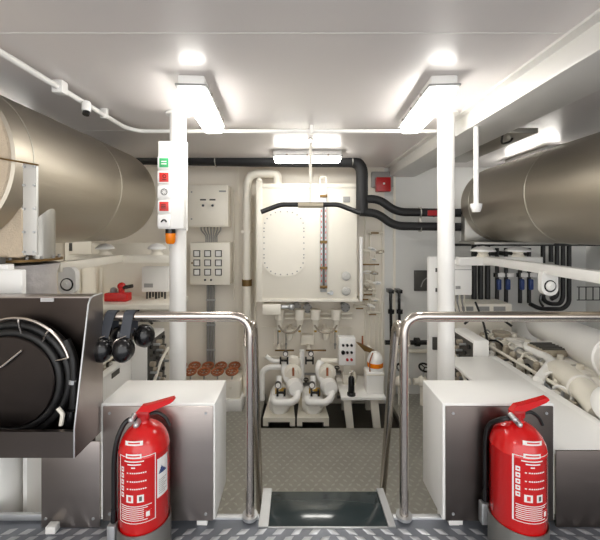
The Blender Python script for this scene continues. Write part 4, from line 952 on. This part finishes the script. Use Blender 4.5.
# ------------------------------------------------------------------ right side cabinets, hoist beams
t = thing('switchboard_column', P(434, 380, 3.2), 'narrow tall white column cabinet behind the plain pillar', 'cabinet')
b = MB(); b.box((P(428.5, 0, 3.3).x, 3.3, LF), (P(441, 0, 3.3).x, 3.34, P(0, 257, 3.3).z), .005); build('body', b, 'white', t)
for py in (270, 290):
    b = MB(); b.box(P(436, py+2, 3.285), P(438, py-2, 3.3)); build('catch', b, 'dgrey', t)
b = MB(); b.box(P(433, 350, 3.28), P(439, 337, 3.3), .002); build('socket', b, 'dgrey', t)
t = thing('wall_control_box', P(463, 295, 3.15), 'white control box with a grey label right of the plain pillar', 'control box')
b = MB(); b.box((P(449, 0, 3.2).x, 3.2, P(0, 295, 3.2).z), (P(472, 0, 3.2).x, 3.34, P(0, 259, 3.2).z), .006); build('body', b, 'white', t)
b = MB(); b.box(P(449, 270, 3.195), P(472, 269.4, 3.2)); build('lid_seam', b, 'grey', t)
b = MB(); b.box(P(456, 289, 3.19), P(460, 286, 3.2)); build('grey_label', b, 'grey', t)
for k in range(6):
    b = MB(); b.tube([P(452+k*2.5, 295, 3.27), P(452+k*2.5, 301, 3.27), P(456+k*2, 313, 3.3)], .006, 6, .02); build('cable', b, 'cream' if k % 2 else 'grey', t)
t = thing('control_box', P(155, 292, 3.05), 'white control box with a grey display left of the alarm panel pillar', 'control box')
b = MB(); b.box((P(141.5, 0, 3.1).x, 3.1, P(0, 292, 3.1).z), (P(168.5, 0, 3.1).x, 3.2, P(0, 267, 3.1).z), .008); build('body', b, 'white', t)
b = MB(); b.box(P(143.5, 290, 3.093), P(166.5, 270, 3.1), .004); build('lid', b, 'white', t)
b = MB(); b.box(P(144, 287.5, 3.088), P(153, 283.5, 3.093)); build('display', b, 'grey', t)
for k in range(7):
    b = MB(); b.cyl(P(147+k*3, 292, 3.15), P(147+k*3, 299-(k % 3), 3.15), .009, 8); build('cable_gland', b, 'black' if k % 2 else 'dgrey', t)
# backing bulkhead behind the box on the left side
t = thing('partition_panel', P(120, 350, 3.25), 'cream bulkhead panel behind the red valve and the control box', 'panel')
b = MB(); b.box((-2.19, 3.3, LF), (P(170, 0, 3.3).x, 3.33, P(0, 243, 3.3).z), .004); build('sheet', b, 'cream', t)
b = MB(); b.box(P(68, 254, 3.29), P(92, 240.5, 3.3), .003); build('hatch_plate', b, 'cream', t)
for px in (52, 56.8, 61.8):
    b = MB(); c = P(px, 247.3, 3.3); b.cyl(c, c+Vector((0, -.02, 0)), .011, 12); build('push_button', b, 'blackg' if px < 60 else 'green', t)
b = MB(); b.box(P(69, 251, 3.285), P(73, 243, 3.3)); build('slot', b, 'dgrey', t)
for px in (79, 96, 101):
    b = MB(); b.cyl(P(px, 268, 3.27), P(px, 300, 3.27), .012, 8); build('conduit', b, 'cream', t)
t = thing('hoist_beam', (1.7, 2.6, -.25), 'white hoist beam running along above the engine with the thick air pipe', 'beam')
b = MB(); b.box((1.665, .4, -.285), (1.735, 3.13, -.219), .003); build('rail', b, 'white', t)
b = MB(); b.box((1.45, 3.13, -.30), (2.2, 3.2, -.225), .003); build('cross_rail', b, 'white', t)
def trolley(x, y, z, lab):
    t = thing('hoist_trolley', (x, y, z), lab, 'trolley')
    b = MB(); b.prism(rrect(x, z-.055, .11, .17, .045, 5), 'y', y-.02, y+.02); build('side_plate', b, 'white', t)
    b = MB(); b.torus((x, y-.02, z-.078), (0, 1, 0), .036, .005, 28, 8); build('ring', b, 'blackg', t)
    b = MB(); b.lathe((x, y-.02, z-.075), (0, -1, 0), [(0, .032), (.008, .030), (.012, .012), (.02, .012), (.02, 0)], 24); build('wheel', b, 'white', t)
    b = MB(); b.tube([(x-.04, y+.01, z-.14), (x-.05, y+.01, z-.19), (x-.02, y+.02, z-.22)], .008, 8, .03); build('hook', b, 'blackg', t)
    return t
trolley(1.70, 2.37, -.286, 'white trolley with a round black rimmed wheel on the beam above the thick air pipe')
t = thing('hoist_beam', (-1.5, 2.5, -.25), 'white hoist beam under the drum with the beige insulated end', 'beam')
b = MB(); b.box((-1.535, 2.17, -.25), (-1.465, 2.95, -.19), .003); build('rail', b, 'cream', t)
b = MB(); b.box((-1.95, 2.95, -.26), (P(171, 0, 2.95).x, 3.01, -.195), .003); build('cross_rail', b, 'cream', t)
trolley(-1.44, 2.21, -.251, 'white trolley with a round black rimmed wheel on the beam beneath the insulated drum')
for k, (px, Y, side) in enumerate(((105, 2.98, 'above the red valve'), (157, 2.98, 'above the box by the alarm panel pillar'), (483, 3.16, 'nearer the plain pillar, under the saddle'), (518, 3.16, 'farther from the plain pillar'))):
    zb = -.195 if k < 2 else -.225
    x = P(px, 0, Y).x
    t = thing('rubber_mount', (x, Y, zb), 'white flared mount cap on the cross rail %s' % side, 'mount', 'flared mount caps on the hoist rails')
    w = .075 if k < 2 else .105
    b = MB(); b.lathe((x, Y, zb+.05), (0, 0, 1), [(0, 0), (0, w), (.015, w*.96), (.04, w*.55), (.05, 0)], 24); build('cap', b, 'white', t)
    b = MB(); b.lathe((x, Y, zb+.0005), (0, 0, 1), [(0, 0), (0, .055), (.03, .04), (.05, .05), (.05, 0)], 16); build('neck', b, 'cream', t)
# red valve
c = P(114, 302, 3.0)
t = thing('red_release_valve', c, 'red valve block with a black handle in front of the cream bulkhead', 'valve')
b = MB(); b.box(c+Vector((-.09, 0, 0)), c+Vector((.11, .1, .075)), .012); build('body', b, 'red', t)
b = MB(); b.ball(c+Vector((.05, .03, .13)), .035); b.cyl(c+Vector((.05, .03, .07)), c+Vector((.05, .03, .12)), .025, 12); build('knob', b, 'red', t)
b = MB(); b.ball(c+Vector((-.03, .05, .09)), .03); build('cap', b, 'grey', t)
b = MB(); b.tube([c+Vector((.06, .02, .12)), c+Vector((.15, .02, .135))], .016, 10); build('handle', b, 'blackg', t)
b = MB(); b.box((c.x-.30, 2.9, c.z-.045), (c.x+.55, 3.28, c.z), .003)
build('wall_shelf', b, 'cream', label='cream shelf below the red valve block, behind the rail with ear defenders', cat='shelf')
# ------------------------------------------------------------------ pipes on the right below the drum
lab3 = ('left', 'middle', 'right')
for k, px in enumerate((474, 480.5, 487.5)):
    b = MB(); b.cyl(P(px, 232, 3.6), P(px, 305, 3.6), .026, 12); build('black_hose_pipe', b, 'black', label='%s of the three black vertical pipes beside the white control box' % lab3[k], cat='pipe', group='black pipes beside the control box')
for k, px in enumerate((497, 506, 520, 529)):
    t = thing('blue_lever_valve', P(px, 298, 3.6), '%s of the four black valves with blue levers under the drum' % ORD[k], 'valve', 'blue lever valves')
    b = MB(); b.cyl(P(px, 248, 3.6), P(px, 303, 3.6), .019, 12); b.box(P(px-1, 256, 3.6), Vector((P(px+1, 0, 3.6).x, WB, P(0, 253, 3.6).z))); build('pipe', b, 'black', t)
    c = P(px+2, 285, 3.56); b = MB(); b.box(c+Vector((-.022, -.015, -.05)), c+Vector((.022, .015, .06)), .012); build('lever', b, 'blue', t)
    b = MB(); c = P(px, 275, 3.58); b.cyl(c+Vector((0, 0, -.02)), c+Vector((0, 0, .02)), .034, 12); build('union', b, 'blackg', t)
    b = MB(); c = P(px, 275, 3.54); b.box(c+Vector((.01, -.01, -.02)), c+Vector((.075, .0, .02))); build('tag', b, 'paper', t)
for k, pts in enumerate((((543, 235), (543, 300), (550, 304), (560, 304), (563, 298), (563, 236)), ((551, 236), (551, 262)), ((557, 236), (557, 296), (551, 299)), ((569, 236), (569, 303), (563, 309), (540, 309), (530, 304)))):
    b = MB(); b.tube([P(x, y, 3.75) for x, y in pts], .022, 12, .06, 6); build('black_loop_pipe', b, 'black', label=('black pipe making a deep U beneath the drum', 'short straight black pipe inside the black loops', 'black pipe hooking inward inside the outer loop', 'outermost black pipe loop under the drum')[k], cat='pipe', group='black pipe loops')
b = MB(); b.box(P(445, 246, 3.72), P(600, 243.5, 3.9)); build('pipe_shelf', b, 'foam', label='long dark tray running under the beam side drum', cat='tray')
t = thing('wire_basket', P(590, 300, 3.6), 'black wire rack on the grey wall below the drum', 'rack')
for k in range(6):
    b = MB(); b.cyl(P(579+k*7, 287, 3.7), P(579+k*7, 300, 3.7), .005, 6); build('upright', b, 'blackg', t)
for py in (287, 300):
    b = MB(); b.cyl(P(577, py, 3.7), P(620, py, 3.7), .005, 6); build('rod', b, 'blackg', t)
# pale cabinet top left of the engine (behind rail)
t = thing('junction_cabinet', P(490, 310, 3.3), 'wide white junction cabinet behind the guard rail, under the blue lever valves', 'cabinet')
b = MB(); b.box((P(457, 0, 3.35).x, 3.35, LF), (P(512, 0, 3.35).x, 3.62, P(0, 304, 3.35).z), .006); build('body', b, 'cream', t)
for k in range(3):
    b = MB(); b.box(P(462+k*16, 311, 3.342), P(473+k*16, 306.5, 3.35)); build('terminal_cover', b, 'grey', t)
# round air filter end by the engine
c = P(527, 323, 3.56)
t = thing('oil_separator', c, 'white round drum end just behind the guard rail at the engine front', 'separator')
b = MB(); b.lathe(c+Vector((0, 0, LF-c.z)), (0, 0, 1), [(0, 0), (0, .10), (c.z-.25-LF, .10)]+[(c.z-LF-.25+h_, r_) for h_, r_ in [(0, .13), (.25, .13), (.31, .10), (.33, .06), (.335, 0)]], 28); build('shell', b, 'white', t)
# tray wiring at the ceiling recess
b = MB(); b.tube([(1.352, 2.3, .66), (1.40, 2.4, .60), (1.5, 2.45, .635), (1.54, 2.5, .68)], .007, 8, .04); build('loose_cable', b, 'black', label='short black loose cable under the ceiling beside the beam', cat='cable')
b = MB(); b.box((1.42, 2.0, .70), (1.48, 2.06, .74), .006); build('ceiling_gland', b, 'brown', label='small brown ceiling gland between the beam and the drum', cat='gland')
b = MB(); b.box((1.36, 2.35, .665), (1.62, 3.35, .70), .002); build('cable_trunking', b, 'silver2', label='shiny sheet metal trunking next to the beam above the drum', cat='trunking')
# ------------------------------------------------------------------ camera, world, view
cam = bpy.data.cameras.new('camera'); co = bpy.data.objects.new('camera', cam); COL.objects.link(co)
cam.sensor_width = 36; cam.lens = 36*F/600; cam.shift_x = .005; cam.shift_y = -38/600
co.rotation_euler = (math.pi/2, 0, 0); co.location = (0, 0, 0); cam.clip_start = .02
SC.camera = co
for o in list(SC.objects):
    if o.parent is None: o.location.z += DZ
w = bpy.data.worlds.new('world'); w.use_nodes = True; w.node_tree.nodes['Background'].inputs[0].default_value = (.8, .8, .8, 1); w.node_tree.nodes['Background'].inputs[1].default_value = 1.15
SC.world = w
SC.view_settings.view_transform = 'Standard'; SC.view_settings.look = 'None'; SC.view_settings.exposure = 1.52; SC.view_settings.gamma = 1; SC.view_settings.use_curve_mapping = False
SC.cycles.use_denoising = True; SC.cycles.max_bounces = 14; SC.cycles.diffuse_bounces = 12; SC.cycles.glossy_bounces = 5; SC.cycles.caustics_reflective = False
